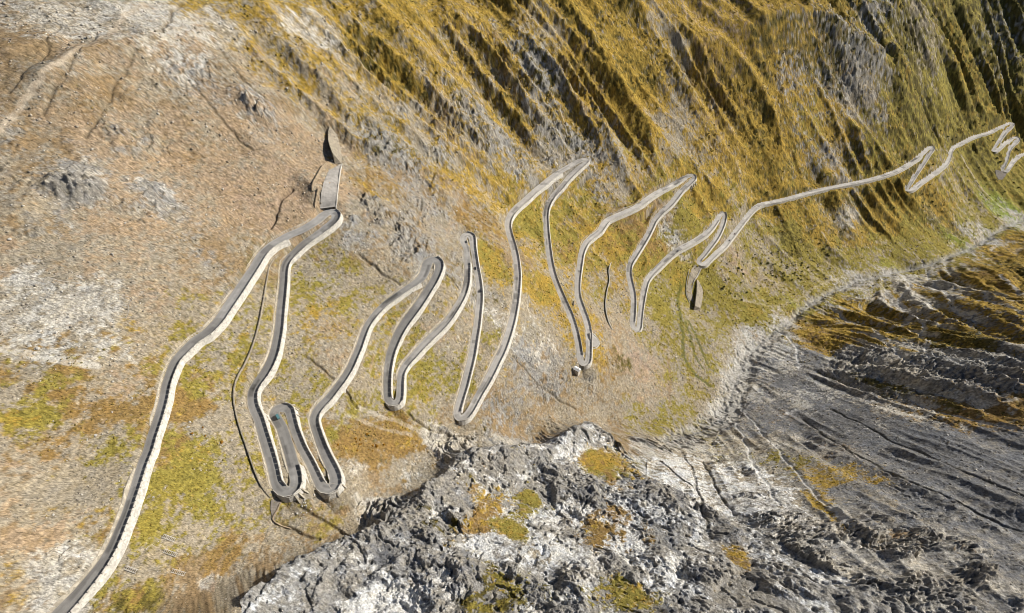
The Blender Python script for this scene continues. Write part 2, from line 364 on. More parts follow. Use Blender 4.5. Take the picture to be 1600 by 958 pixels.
def lic(fields, step, n):
    acc = [f.copy() for f in fields]; wsum = 1.0
    for sgn in (1, -1):
        x = FXX.astype(np.float32).copy(); y = FYY.astype(np.float32).copy()
        for k in range(n):
            d = smp(dirg, x, y, FS) if k else dirg
            x = x + sgn * step * d[..., 0]; y = y + sgn * step * d[..., 1]
            w = 1 - (k + 1) / (n + 1)
            for a, f in zip(acc, fields): a += w * smp(f, x, y, FS)
            if sgn == 1: wsum += 2 * w
    return [a / a.std() for a in acc]
wx = fbm(FXX, FYY, 120, 2, 91) * 18; wy = fbm(FXX, FYY, 120, 2, 92) * 18
nA = perlin((FXX + wx) / 105, (FYY + wy) / 105, 11).astype(np.float32)
nB = perlin((FXX + wx) / 50, (FYY + wy) / 50, 12).astype(np.float32)
LA, LB = lic([nA, nB], 7.0, 18)
nC = perlin(FXX / 13, FYY / 13, 13).astype(np.float32)
nD = rng.standard_normal(FXX.shape).astype(np.float32)
LC, LD = lic([nC, nD], 2.6, 6)
nE = perlin((FXX + .4 * wx) / 15, (FYY + .4 * wy) / 15, 14).astype(np.float32)
LE, = lic([nE], 4.0, 16)

# ------------------------------------------------------------------ what covers the ground where, surveyed on a 100-pixel grid of the photograph
MATS = 'STGVKORWDBPELN'
ALB = {'L': (.56,.55,.525), 'N': (.17,.205,.035), 'S': (.255,.218,.16), 'T': (.28,.208,.135), 'G': (.285,.19,.038), 'V': (.205,.168,.038), 'K': (.085,.070,.020), 'O': (.205,.132,.048),
       'R': (.255,.24,.215), 'W': (.43,.40,.345), 'D': (.165,.164,.166), 'B': (.38,.36,.32), 'P': (.29,.215,.15), 'E': (.22,.158,.09)}
COVER = """
EWS SWT WSE GSE GSE GSK GKS GSRK GKR GKR GSR GKT GKE GKVR VKG VKR KVR
ETS TSE STK TWSR SGTE GSE GKS GSRK GRKS GRK GKS GEK GKE KRGE VKGR VGK VKR
SRE STRE TSRK TSKE TSR STEG SGRK SGREK GSKR GRKS GVRK GRSV GKRV GKRS VKGR VKG VGK
SRE SRT TSE TSP TPSE TSP SREO RSGE GVSE VGSR GVSR GVO GKVS GKVR GKV VGKS VG
STR STE ST STE SEK SEVK SREK SRTK RSGT VGSO VGO VGO SVG VSK VKSR GKRE GKRE
WSR WSRE STG SVG SVEG SGET SGVE SGVT SGRE GSTE STVG SVE BVS GRWK GRKDW GDWR GDRK
OVSE OSVE STOG VOSG SVGE SVET SVGE VSGE SREG SREV STPE SVE DSBR RWDK DWKO DWOR DOWR
STOE SOTE SVTE VGOS SVGE SOET SRE WRS WRDK WGRK WSBE WSBV WRSD RDSE DRW D DR
STE SGTE SVEG VSGE SVTE SVE WRS WRDV WVGR WOGRD WRDK WRDK WROD RDSW DRS DR D
SGEO SWET SVOE SEOK SWEK WRSD WRDS WRKD WVRG WRDG WVRK WRDK WRSV WRDS RDW RDW DR
SGE SWE SVOE SEO SWE WRS WRDS WRKD WVRG WRD WVRK WRDK WRSD WRD RDW RDW DR
"""
#  relief of gullies (0..9) and crags (0..9) on the same grid
GUL = """
11222345566777889
11233566777887889
01124467777777889
00001335554455677
00001122222334455
00000011221113566
00000011111025555
00000001111124333
00000000011123322
00000000011112211
00000000011112211
"""
CRAG = """
33334445666666777
32445444666667777
45544345555556677
43311244321122333
31111144321111254
33001122331101366
22111101442122466
11111136676543332
11112388888765433
13133688888887654
13133688888887654
"""
# extra survey points: x, y, cover, gully, crag
EXTRA = [(1490,380,'NNV',1,0),(1440,385,'NVS',1,0),(1540,352,'NNV',1,0),(1575,330,'NNV',0,0),(1180,492,'NVG',0,0),(1230,470,'NVS',0,0),(1380,402,'NVS',0,0),(1590,300,'NV',0,0),(570,350,'SRT',0,6),(640,380,'RSE',0,6),(520,560,'STE',0,1),(700,600,'SVE',1,2),(690,520,'STW',1,2),(760,520,'STV',1,2),
(40,450,'WSR',0,2),(120,470,'WRSB',0,1),(170,480,'WRSB',0,1),(60,520,'WSRO',0,2),(150,545,'WSOV',0,2),(250,480,'ST',0,0),(60,655,'VVG',0,0),(30,610,'ST',0,0),(180,640,'OTS',0,0),(80,760,'S',0,0),(30,850,'TES',0,1),(150,740,'S',0,0),(170,810,'OSV',0,1),
 (100,890,'WWS',0,5),(115,915,'WWS',0,5),(230,820,'VVG',0,0),(270,760,'VV',0,0),(255,690,'OVG',0,0),(290,640,'OOG',0,0),(330,660,'S',0,0),(350,700,'SVE',0,0),(300,830,'SV',0,1),(340,880,'OEK',0,2),(380,870,'OEK',0,1),(210,920,'KVO',0,3),(300,930,'EKS',0,2),(340,905,'WSP',0,2),(400,885,'SE',0,1),(380,915,'SET',0,1),
 (450,760,'S',0,1),(440,850,'SE',0,2),(540,690,'OOG',0,0),(580,700,'OOK',0,0),(560,690,'OOG',0,0),(600,698,'OOK',0,0),(620,690,'OG',0,0),(640,735,'SW',0,2),(560,740,'SW',0,2),(510,680,'VSO',0,0),(500,800,'SE',0,3),(600,760,'SE',0,1),
 (640,600,'VSG',0,0),(660,625,'VSG',0,1),(680,570,'VSE',1,1),(560,640,'SVO',0,0),(700,650,'SE',1,2),(780,645,'ERK',0,3),(840,560,'RWE',1,4),(860,600,'RSE',1,4),(880,640,'SE',1,3),(920,620,'SRE',1,3),(820,500,'SWG',1,2),(790,500,'WS',1,1),
 (640,300,'RES',1,5),(590,330,'SREK',1,6),(560,380,'RSEK',1,6),(600,410,'SRE',1,4),(690,350,'SRT',1,4),(740,340,'OSRE',1,2),(560,440,'SVE',0,2),(480,480,'SVG',0,1),(470,430,'SVK',0,1),(600,290,'OES',1,3),(700,400,'RSK',1,6),(760,400,'GVK',1,1),(770,470,'RSK',1,3),
 (450,300,'TP',0,0),(420,340,'TPE',0,0),(380,400,'EKT',0,0),(470,220,'TST',0,1),(400,175,'TRWP',1,7),(330,150,'TRSE',1,5),(290,115,'WRT',1,5),(150,290,'RWS',0,8),(240,300,'RWS',0,7),(310,400,'REK',0,5),(120,290,'RWK',0,8),(200,250,'TSR',0,4),(300,290,'TS',0,0),(350,230,'TSE',0,1),
 (20,110,'EKT',1,2),(60,90,'EKS',1,2),(130,140,'ETK',1,4),(200,150,'ESK',1,4),(260,200,'TES',1,4),(40,230,'ESR',1,5),(330,210,'TSE',1,3),(90,200,'ERT',1,5),(280,150,'SER',1,4),(360,110,'ESW',2,4),(440,160,'SET',1,3),(30,330,'SRE',0,5),(180,350,'TS',0,1),(230,40,'WWS',1,1),(250,20,'WWT',1,1),(330,25,'WSG',1,1),(90,25,'WSW',1,1),(180,20,'WSE',1,1),(60,45,'WSE',0,1),(30,60,'EKT',0,1),(170,95,'TEO',0,1),(110,110,'SWT',0,1),(70,150,'STE',0,2),(80,190,'TER',0,3),
 (480,60,'WSG',3,2),(430,110,'GSR',3,3),(560,150,'SGTW',4,3),(640,200,'SRWG',5,5),(680,250,'SRK',5,5),(620,245,'RKS',4,6),(740,200,'WRKG',5,6),(790,240,'RWSK',5,6),(700,280,'GSO',4,2),(760,320,'GSW',4,2),(840,40,'WGS',6,3),(830,100,'RKW',6,5),
 (880,250,'WRS',3,6),(900,235,'RKW',3,8),(870,240,'WRK',3,6),(960,280,'WRG',3,5),(985,300,'WRS',3,4),(940,270,'RSG',3,5),(1040,210,'WSR',4,4),(1060,190,'SRW',4,4),(1000,180,'GO',4,2),(960,50,'GKR',6,4),(1010,80,'GKR',6,5),(990,130,'GK',6,3),
 (1050,30,'GST',6,2),(1040,60,'WSG',5,3),(1100,20,'GTS',4,1),(1150,60,'GTO',2,1),(1200,40,'GKT',2,1),(1180,75,'KEG',3,5),(1250,70,'GKT',3,4),(1240,90,'KRE',3,8),(1310,90,'KRS',3,9),(1320,120,'RSWE',3,8),(1230,130,'GRE',3,6),(1340,150,'SRWG',4,5),(1320,200,'GSR',4,3),(1270,170,'VGR',4,3),
 (1400,60,'KVE',8,5),(1440,60,'WKV',8,5),(1380,20,'RWK',8,6),(1580,60,'KRV',8,6),(1300,250,'RSWG',3,6),(1350,230,'VKG',4,3),(1480,160,'VVK',7,2),(1420,180,'VKO',7,3),
 (830,340,'VVG',2,0),(860,450,'GVO',1,0),(900,400,'OVG',2,0),(930,400,'GSV',2,0),(1000,330,'OVG',2,0),(1030,330,'EWS',2,1),(990,350,'OEV',2,0),(1060,340,'VVG',1,0),(1050,365,'WSV',1,0),(950,380,'GOV',1,0),(1020,370,'OVG',1,0),(970,440,'SGO',1,0),(930,460,'SGV',1,0),(890,440,'SG',1,0),(1030,480,'VVE',0,0),(1040,455,'VSE',0,1),(1070,450,'VGK',0,0),
 (960,510,'STE',1,1),(1000,560,'PST',1,1),(960,570,'SOE',1,4),(980,575,'KEP',1,3),(940,550,'GOS',1,1),(1040,600,'TSV',0,1),(1010,610,'STP',0,1),(1060,600,'SVE',0,0),(1000,650,'SVB',0,0),(1050,640,'SVE',0,0),(950,650,'SEB',0,1),(1090,560,'SVT',0,0),(1080,500,'SV',0,0),(1130,430,'SVO',1,0),(1110,440,'VVE',1,0),(1150,410,'PSV',1,1),(1170,380,'SV',1,0),(1200,440,'SPV',1,0),
 (1240,380,'KVE',4,1),(1290,370,'GKR',4,2),(1340,370,'GKW',4,1),(1320,340,'WKR',4,3),(1380,350,'GKW',5,1),(1420,350,'KVG',4,2),(1460,320,'GKW',3,3),(1470,350,'KER',2,2),(1500,300,'SVG',3,0),(1540,260,'KVE',2,1),(1260,430,'VS',1,0),(1350,410,'VS',1,0),(1400,400,'VVS',1,0),(1480,385,'VV',1,0),(1430,380,'VVG',1,0),(1540,350,'VVS',1,0),(1180,490,'VVG',0,0),(1220,475,'VVG',0,0),(1270,455,'VVS',0,0),
 (1130,640,'BSW',0,3),(1150,600,'BSW',0,2),(1170,555,'BSE',0,2),(1195,530,'BSE',0,2),(1230,500,'BSE',0,2),(1280,465,'BSV',0,2),(1330,440,'BSV',0,2),(1400,428,'BWS',0,2),(1450,415,'BSV',0,2),(1500,395,'BSV',0,2),(1545,370,'BS',0,2),(1590,345,'BS',0,2),
 (1200,570,'BDS',1,0),(1215,545,'BDS',1,0),(1350,670,'DDB',1,0),(1250,620,'BDS',0,0),(1280,610,'DBR',1,0),(1450,710,'DDK',1,0),(1550,770,'DDR',1,0),(1230,600,'DD',0,0),(1300,650,'DD',0,0),(1400,690,'DDR',0,0),(1500,740,'DDR',1,0),(1160,660,'DSB',1,1),(1190,650,'DRE',0,0),(1260,510,'GOS',3,3),(1280,530,'GOR',4,4),(1270,560,'DRK',2,3),(1330,560,'WRD',4,8),(1370,575,'WRK',4,8),(1400,600,'KED',2,5),(1450,590,'RWD',4,7),(1520,590,'RWD',4,6),
 (1480,640,'OGK',3,3),(1430,640,'WRO',3,5),(1540,630,'WRO',3,6),(1590,645,'OOG',3,1),(1560,560,'WDR',5,6),(1500,530,'KGD',5,3),(1450,520,'GKW',5,3),(1580,500,'GOK',5,2),(1340,480,'GRKW',5,3),(1400,470,'WRG',5,3),(1460,450,'WRGK',6,3),(1540,440,'GOK',6,2),(1600,420,'KGE',6,2),(1580,370,'GKE',5,2),(1560,400,'GKE',6,2),
 (1300,750,'GSRE',1,3),(1240,720,'RVSE',1,3),(1280,790,'GSR',1,3),(1190,700,'SWR',2,2),(1160,740,'WSR',2,4),(1220,780,'WRS',2,4),(1340,800,'RDS',2,4),(1450,850,'RWE',2,7),(1520,900,'RWS',2,7),(1400,860,'WRE',2,8),(1360,780,'DRS',1,2),(1560,850,'DR',1,3),(1500,800,'RDS',1,4),
 (1040,740,'WSB',1,1),(1010,730,'WSV',1,2),(1080,730,'WSB',2,1),(1100,770,'WRS',2,4),(925,715,'GOV',0,1),(905,680,'WRE',0,7),(960,690,'EKR',0,7),(808,800,'VGO',0,1),(828,782,'VGV',0,1),(795,828,'VGV',0,1),(745,822,'OGE',0,3),(770,800,'GOL',0,2),(770,850,'LLR',0,3),(850,770,'LRR',0,5),(800,760,'LRR',0,6),(840,815,'LLR',0,4),(700,820,'RKDE',0,9),(650,800,'RDK',0,9),(780,740,'RWE',0,8),(880,750,'RWD',0,8),(910,780,'DRK',0,8),(930,820,'OWG',0,5),(955,810,'OPW',0,5),(850,860,'WWS',0,4),(560,860,'WRD',0,8),(500,910,'WRR',0,8),(470,935,'RDW',0,9),(540,900,'WRD',0,7),(580,930,'WRS',0,6),(600,880,'DRW',0,4),(630,840,'RDW',0,9),(790,910,'VKG',0,4),(760,945,'VKR',0,4),(980,930,'VGW',0,3),(1155,875,'GOE',0,1),(1150,915,'WRG',0,4),(1118,885,'WRS',0,6),(1192,880,'WRS',0,6),(1150,838,'WRD',0,6),(450,950,'WRR',0,7)]
def in_poly(x, y, poly):
    inside = np.zeros(x.shape, bool); n = len(poly); j = n - 1
    for i in range(n):
        xi, yi = poly[i]; xj, yj = poly[j]
        c = ((yi > y) != (yj > y)) & (x < (xj - xi) * (y - yi) / ((yj - yi) if abs(yj - yi) > 1e-9 else 1e-9) + xi)
        inside ^= c; j = i
    return inside
CREST = [(380,950),(457,892),(515,861),(597,833),(612,814),(674,764),(729,710),(767,706),(845,698),(884,682),(922,664),(961,690),(981,717)]
crest_w = hit([p[0] for p in CREST], [p[1] + 3 for p in CREST])[:, :2]
rest = hit([1010,1080,1180,1300,1420,1600], [745,780,830,900,950,1060])[:, :2]
spur_poly = [(-190, -20), (-130, 45)] + [tuple(p) for p in crest_w] + [tuple(p) for p in rest] + [(250, -140), (-190, -140)]
STREAM = [(1050,690),(1130,652),(1150,600),(1172,555),(1200,528),(1235,500),(1275,468),(1330,442),(1395,426),(1440,416),(1500,395),(1545,371),(1575,352),(1625,335)]
stream_w = hit([p[0] for p in STREAM], [p[1] for p in STREAM])[:, :2]
far_px = hit([1010,1060,1110,1130], [722,712,700,665])[:, :2]
far_poly = [tuple(p) for p in far_px] + [tuple(p) for p in stream_w[2:]] + [(2600, 1900), (2600, -400), (250, -400)] + [tuple(p) for p in rest[::-1]]
def build_cover():
    px = []; py = []; V = []
    rows = COVER.strip().split('\n'); gu = GUL.strip().split('\n'); cr = CRAG.strip().split('\n')
    W = (1.0, .55, .34, .22)
    def vec(tok, g, c, gold=0.0):
        v = np.zeros(len(MATS) + 2)
        for ch, w in zip(tok, W): v[MATS.index(ch)] += w
        if gold: v[MATS.index('G')] += gold
        v[:len(MATS)] /= v[:len(MATS)].sum()
        v[-2] = g / 9; v[-1] = c / 9
        return v
    for j, r in enumerate(rows):
        for i, tok in enumerate(r.split()):
            if i >= 7 and j <= 4: tok = tok.replace('R', 'E')
            if 4 <= i <= 12 and j >= 7 and j * 100 > np.interp(i * 100, [p[0] for p in CREST], [p[1] for p in CREST]): tok = tok.replace('W', 'L').translate(str.maketrans('VGOK', 'RLRD'))
            px.append(min(i * 100, 1590)); py.append(min(j * 100, 1000)); V.append(vec(tok, int(gu[j][i]), int(cr[j][i]), (.5 if i <= 12 else .1) if i >= 6 and j <= 3 else 0))
    for (x, y, tok, g, c) in EXTRA:
        if x > 560 and y < 320: tok = tok.replace('W', 'S')
        if 380 < x < 1260 and y > np.interp(x, [p[0] for p in CREST], [p[1] for p in CREST]): tok = tok.replace('W', 'L')
        px.append(x); py.append(y); V.append(vec(tok, g, c, .3 if 560 < x < 1290 and y < 300 else 0))
    return hit(px, py), np.array(V)
ZP, ZV = build_cover()
# ------------------------------------------------------------------ the ground mesh, finer where it is nearer
NT = int(1300 * Q); NR = int(1900 * Q)
TH0, TH1 = -math.radians(72), math.radians(72)
R0, R1 = 52.0, 2450.0
th = np.linspace(TH0, TH1, NT); lr = np.linspace(math.log(R0), math.log(R1), NR)
TT, RR = np.meshgrid(th, np.exp(lr))            # rows: radius
VX = (C0X + RR * np.sin(TT)); VY = (C0Y + RR * np.cos(TT))
BZ = bicubic(BASE, VX, VY).astype(np.float32)
RIBH = rib_height(GXX + 6 * fbm(GXX, GYY, 50, 2, 66), GYY + 6 * fbm(GXX, GYY, 50, 2, 67))
RB = bicubic(RIBH, VX, VY).astype(np.float32)
# low-frequency cover weights on a coarser copy of the grid, with wandering borders
KQ = 4
cx, cy = VX[::KQ, ::KQ], VY[::KQ, ::KQ]
rr_ = np.hypot(cx, cy + 60)
def up(A):
    o = np.empty((NR, NT) + A.shape[2:], np.float32)
    u = np.minimum(np.arange(NT) / KQ, A.shape[1] - 1.001); v = np.minimum(np.arange(NR) / KQ, A.shape[0] - 1.001)
    i = u.astype(int); j = v.astype(int); fu = (u - i)[None, :]; fv = (v - j)[:, None]
    if A.ndim == 3: fu = fu[..., None]; fv = fv[..., None]
    return ((A[j][:, i] * (1 - fu) + A[j][:, i + 1] * fu) * (1 - fv) + (A[j + 1][:, i] * (1 - fu) + A[j + 1][:, i + 1] * fu) * fv).astype(np.float32)
wob = rr_ * 0.034
qx = cx + wob * fbm(cx, cy, 60, 3, 51); qy = cy + wob * fbm(cx, cy, 60, 3, 52)
on_spur = in_poly(ZP[:, 0], ZP[:, 1], spur_poly)
CWA = up(idw(qx, qy, ZP[~on_spur], ZV[~on_spur], 4.2, 0.025).reshape(cx.shape + (-1,)))
CWB = up(idw(qx, qy, ZP[on_spur], ZV[on_spur], 4.2, 0.025).reshape(cx.shape + (-1,)))
SPUR = in_poly(VX + 5 * fbm(VX, VY, 14, 3, 53), VY + 5 * fbm(VX, VY, 14, 3, 54), spur_poly)
CW = np.where(SPUR[..., None], CWB, CWA); del CWA, CWB
GULA = CW[..., -2]; CRAGA = CW[..., -1]

# ---- road distances: nearest road sample for every ground vertex near it
RD = np.full((NR, NT), 99.0, np.float32); RZ = np.zeros((NR, NT), np.float32); RSIDE = np.zeros((NR, NT), np.float32); RHW = np.full((NR, NT), 3.0, np.float32)
RI = np.zeros((NR, NT), np.int32)
dth = th[1] - th[0]; dlr = lr[1] - lr[0]
REACH = 16.0
def stamp_line(S, reach, fn):
    for k in range(len(S)):
        x, y = S[k, 0], S[k, 1]
        a, b = lp(x, y); r = math.exp(b)
        di = int(reach / r / dth) + 2; dj = int(reach / r / dlr) + 2
        i = int((a - TH0) / dth); j = int((b - lr[0]) / dlr)
        i0, i1, j0, j1 = max(i - di, 0), min(i + di, NT), max(j - dj, 0), min(j + dj, NR)
        if i1 <= i0 or j1 <= j0: continue
        fn(k, slice(j0, j1), slice(i0, i1))
def _road(k, js, is_):
    dx = VX[js, is_] - RS[k, 0]; dy = VY[js, is_] - RS[k, 1]
    al = dx * RT[k, 0] + dy * RT[k, 1]; ac = dx * RN[k, 0] + dy * RN[k, 1]
    d = np.hypot(ac, np.maximum(np.abs(al) - 0.8, 0))
    m = d < RD[js, is_]
    RD[js, is_][m] = d[m]; RZ[js, is_][m] = RS[k, 2]; RSIDE[js, is_][m] = np.sign(ac[m]); RHW[js, is_][m] = RS[k, 3]; RI[js, is_][m] = k
stamp_line(RS, REACH, _road)

# ---- relief
road_fade = sstep(3.5, 16.0, RD)
OPP = in_poly(VX, VY, far_poly) & ~SPUR
opp = OPP.astype(np.float32)
# noise runs over the slope's own surface rather than its plan, so that steep ground is not smeared
_sg = np.where(SPUR, 0.0, np.where(OPP, -0.75, 0.75))
SX = VX - _sg * BZ; SY = VY + _sg * BZ
q1 = fbm(SX, SY, 28, 4, 64, 0.6); q2 = fbm(SX, SY, 28, 4, 65, 0.6)
la = smp(LA, VX + 14 * q1, VY + 14 * q2, FS); lb = smp(LB, VX + 9 * q2, VY + 9 * q1, FS); lc = smp(LC, VX + 4 * q1, VY + 4 * q2, FS); ld = smp(LD, VX, VY, FS)
le = smp(LE, VX + 3 * q2, VY + 3 * q1, FS)
spur = la * 0.75 + 0.35 * (0.8 - np.abs(lb)) * 1.6
HG = RB + opp * sstep(-.3, .25, fbm(VX, VY, 95, 3, 69)) * (1.1 + 2.8 * GULA) * (.8 - np.abs(le)) + GULA * (12.0 * (1 - .45 * sstep(900, 1400, RR)) * spur + 6.5 * (0.8 - np.abs(lb)) + 0.9 * (.8 - np.abs(lc)))
print('ribs', float(RIBH.max()), float(RB.max()))
HF = (0.25 + 0.75 * GULA) * (0.3 * lc + 0.05 * ld)
W_RK = CW[..., MATS.index('R')] + CW[..., MATS.index('W')] + CW[..., MATS.index('D')] * .8 + CW[..., MATS.index('K')] * .4
near = SPUR.astype(np.float32) 
wpx = fbm(SX, SY, 40, 3, 61) * 9; wpy = fbm(SX, SY, 40, 3, 62) * 9
cr1 = ridged(SX + wpx, SY + wpy, 34, 6, 21, 0.56)
cr2 = ridged(SX * 0.9 + wpy, SY * 1.1 - wpx, 11, 5, 22, 0.6)
crpatch = sstep(-0.05, 0.3, fbm(SX, SY, 55, 3, 63) + 1.1 * (CRAGA - 0.45))
cr0 = ridged(SX + 1.6 * wpx, SY + 1.6 * wpy, 62, 4, 27, 0.5)
HC = (1.75 - .75 * near) * CRAGA ** 1.5 * crpatch * (10.0 * (cr1 - 0.25) + 3.0 * (cr2 - 0.2) + 11.0 * near * (cr0 - .25)) * (0.55 + 0.45 * sstep(900, 300, RR))
fine = fbm(SX, SY, 5.0, 4, 23, 0.6)
grit = fbm(SX, SY, 3.2, 2, 25, 0.8)
HN = (0.45 + 0.55 * CRAGA * crpatch + .5 * GULA) * fine + (0.6 + .3 * CRAGA) * grit + 1.0 * fbm(SX, SY, 45, 4, 24) + GULA * 2.5 * (ridged(SX + wpx, SY + wpy, 26, 4, 26, .6) - .3)
tf = fbm(SX + wpx, SY + wpy, 42, 4, 68, .55) * 5 + BZ * 0.02
stairs = np.floor(tf) + sstep(.38, .62, tf - np.floor(tf)) - tf
HC = HC + (8.0 * CRAGA ** 1.4 * crpatch * (1 - near) + 1.8 * GULA) * stairs
crk = sstep(.66, .9, ridged(SX + wpx, SY + wpy, 19, 3, 28, .5)) * near * sstep(.15, .5, CRAGA)
HC = HC - 2.4 * crk + near * CRAGA * 1.3 * ridged(SX, SY, 6, 3, 29, .6)
relief = (HG + HC) * road_fade + (HF + HN * 0.8) * sstep(2.5, 9.0, RD)
VZ = BZ + relief

# ---- bench for the road
edge = np.where(VZ < RZ, RHW + 0.15, RHW + 0.8)
on = sstep(0.0, 1.0, (edge + 0.6 - RD) / 0.6)
VZ = VZ * (1 - on) + (RZ - 0.35) * on
bank = RZ - 3.4 - np.maximum(RD - edge - 0.9, 0) * 0.8
VZ = np.where((RD < REACH - 2) & (VZ < bank), bank + 0.25 * fine, VZ)

def ground(x, y):
    """height of the finished ground"""
    a, b = lp(np.asarray(x, float), np.asarray(y, float))
    u = np.clip((a - TH0) / dth, 0, NT - 1.001); v = np.clip((b - lr[0]) / dlr, 0, NR - 1.001)
    i = u.astype(int); j = v.astype(int); fu = u - i; fv = v - j
    return (VZ[j, i] * (1 - fu) + VZ[j, i + 1] * fu) * (1 - fv) + (VZ[j + 1, i] * (1 - fu) + VZ[j + 1, i + 1] * fu) * fv
def hit_ground(px, py):
    """ground point seen at a photo pixel"""
    a, f, d = ray(px, py)
    ts = np.arange(120, 2300, 1.0)
    e = d * ts - ground(a * ts, f * ts)
    w = np.nonzero(e < 0)[0]
    i = w[0] if len(w) else len(ts) - 1
    t = ts[i] if i == 0 else ts[i - 1] + e[i - 1] / (e[i - 1] - e[i])
    return np.array([a * t, f * t, float(ground(a * t, f * t))])
# ------------------------------------------------------------------ ground colour: which cover wins where
n1 = fbm(SX, SY, 26, 5, 31, 0.62); n2 = fbm(SX, SY, 26, 5, 32, 0.62); n3 = fbm(SX, SY, 13, 5, 33, 0.66)
n1 = n1 * .75 + .8 * fbm(SX, SY, 6, 3, 36, .85); n2 = n2 * .75 + .8 * fbm(SX, SY, 6, 3, 37, .85)
NOISE = {'N': -n1, 'S': n1, 'T': -n2, 'G': n2, 'V': -n1, 'K': n3, 'O': -n3, 'R': 0.7 * (n1 - n3), 'W': 0.7 * (n2 + n3), 'L': 0.7 * (n2 - n1), 'D': 0.7 * (n3 - n2), 'B': 0.6 * (n1 + n2), 'P': -0.6 * (n1 + n3), 'E': 0.7 * (n3 - n1)}
gx_ = np.gradient(VZ, axis=1) / (RR * dth); gy2 = np.gradient(VZ, axis=0) / (RR * dlr)
steep = np.sqrt(gx_ ** 2 + gy2 ** 2)
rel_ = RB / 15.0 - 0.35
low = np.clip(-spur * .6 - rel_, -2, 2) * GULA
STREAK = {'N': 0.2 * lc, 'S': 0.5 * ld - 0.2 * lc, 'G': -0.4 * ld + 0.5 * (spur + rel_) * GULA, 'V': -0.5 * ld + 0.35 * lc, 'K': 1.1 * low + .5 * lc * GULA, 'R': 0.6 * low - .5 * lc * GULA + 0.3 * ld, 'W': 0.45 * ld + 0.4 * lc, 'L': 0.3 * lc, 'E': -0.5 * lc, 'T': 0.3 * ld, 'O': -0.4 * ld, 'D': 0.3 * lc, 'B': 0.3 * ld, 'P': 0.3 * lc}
rockbias = {'R': .6, 'W': 0.2, 'L': -.1, 'D': 0.5, 'K': 0.5, 'E': 0.2, 'G': -0.35, 'V': -.6, 'O': -0.7}
stp = np.clip((steep - 0.95) * 2.2, -0.6, 1.6)
tot = np.zeros((NR, NT), np.float32); RGB = np.zeros((NR, NT, 3), np.float32); ROCKM = np.zeros((NR, NT), np.float32); GRASSM = np.zeros((NR, NT), np.float32)
for ch, f in (('W', 1.8), ('B', 1.6), ('D', -.6), ('K', -1.5), ('G', -1.2), ('R', .5), ('S', 1.0)):
    STREAK[ch] = STREAK[ch] + f * le * opp * (.6 + GULA)
outc = near * (1.6 * (cr0 - .3) + 1.3 * (cr1 - .3)) * sstep(.2, .5, CRAGA)
STREAK['R'] = STREAK['R'] + 4.5 * outc; STREAK['L'] = STREAK['L'] - 3 * outc + .5 * near; STREAK['D'] = STREAK['D'] + 3 * outc
out2 = (1 - near) * CRAGA * crpatch * (cr1 - .2) * 5
STREAK['R'] = STREAK['R'] + out2; STREAK['W'] = STREAK['W'] + .6 * out2; STREAK['V'] = STREAK['V'] - out2
mot = near * fbm(SX, SY, 5, 3, 42, .9)
STREAK['R'] = STREAK['R'] + 5 * mot; STREAK['L'] = STREAK['L'] - 5 * mot; STREAK['D'] = STREAK['D'] + 4 * crk
for ch in 'VGO': STREAK[ch] = STREAK[ch] - .9 * near
soft_ = 1 - .12 * near
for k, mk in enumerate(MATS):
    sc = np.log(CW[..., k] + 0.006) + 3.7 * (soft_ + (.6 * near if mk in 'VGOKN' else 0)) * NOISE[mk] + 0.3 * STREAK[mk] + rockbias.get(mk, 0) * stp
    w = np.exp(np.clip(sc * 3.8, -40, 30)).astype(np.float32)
    tot += w
    RGB += w[..., None] * np.array(ALB[mk], np.float32)
    if mk in 'RWDL': ROCKM += w
    if mk in 'GVKON': GRASSM += w
RGB /= tot[..., None]; ROCKM /= tot; GRASSM /= tot
t1 = fbm(SX, SY, 60, 4, 38, .6); t2 = fbm(SX, SY, 9, 4, 39, .8)
RGB *= np.stack([1 + .09 * t1 + .08 * t2, 1 + .02 * t1, 1 - .09 * t1 - .18 * t2], -1)
speck = fbm(SX, SY, 4.5, 3, 40, 0.95)
speck2 = fbm(SX, SY, 2.2, 2, 41, 0.9)
var = 1 + 0.16 * fbm(SX, SY, 9, 4, 34, 0.8) + 0.32 * speck + .44 * speck2 + 0.24 * rng.standard_normal((NR, NT)).astype(np.float32) + 0.25 * np.clip(speck - .38, 0, 1) * 4 - 0.3 * np.clip(-speck - .34, 0, 1) * 3
RGB *= np.clip(var, .35, 1.8)[..., None]
# ---- trodden tracks, worn lines and sunken gullies coloured dark that the photograph shows on the ground
def smooth_px(pts, step=3.0):
    P = np.array(pts, float); out = []
    for i in range(len(P) - 1):
        p0, p1, p2, p3 = P[max(i - 1, 0)], P[i], P[i + 1], P[min(i + 2, len(P) - 1)]
        k = max(1, int(np.hypot(*(p2 - p1)) / step))
        for j in range(k):
            t = j / k
            out.append(0.5 * ((2 * p1) + (-p0 + p2) * t + (2 * p0 - 5 * p1 + 4 * p2 - p3) * t * t + (-p0 + 3 * p1 - 3 * p2 + p3) * t ** 3))
    out.append(P[-1])
    return np.array(out)
def world_line(pts, step_px=3.0, step=1.0, h=hit):
    q = smooth_px(pts, step_px); w = h(q[:, 0], q[:, 1])[:, :2]
    out = [w[0]]
    for i in range(1, len(w)):
        L = np.hypot(*(w[i] - w[i - 1])); k = max(1, int(L / step))
        for j in range(1, k + 1): out.append(w[i - 1] + (w[i] - w[i - 1]) * j / k)
    return np.array(out)
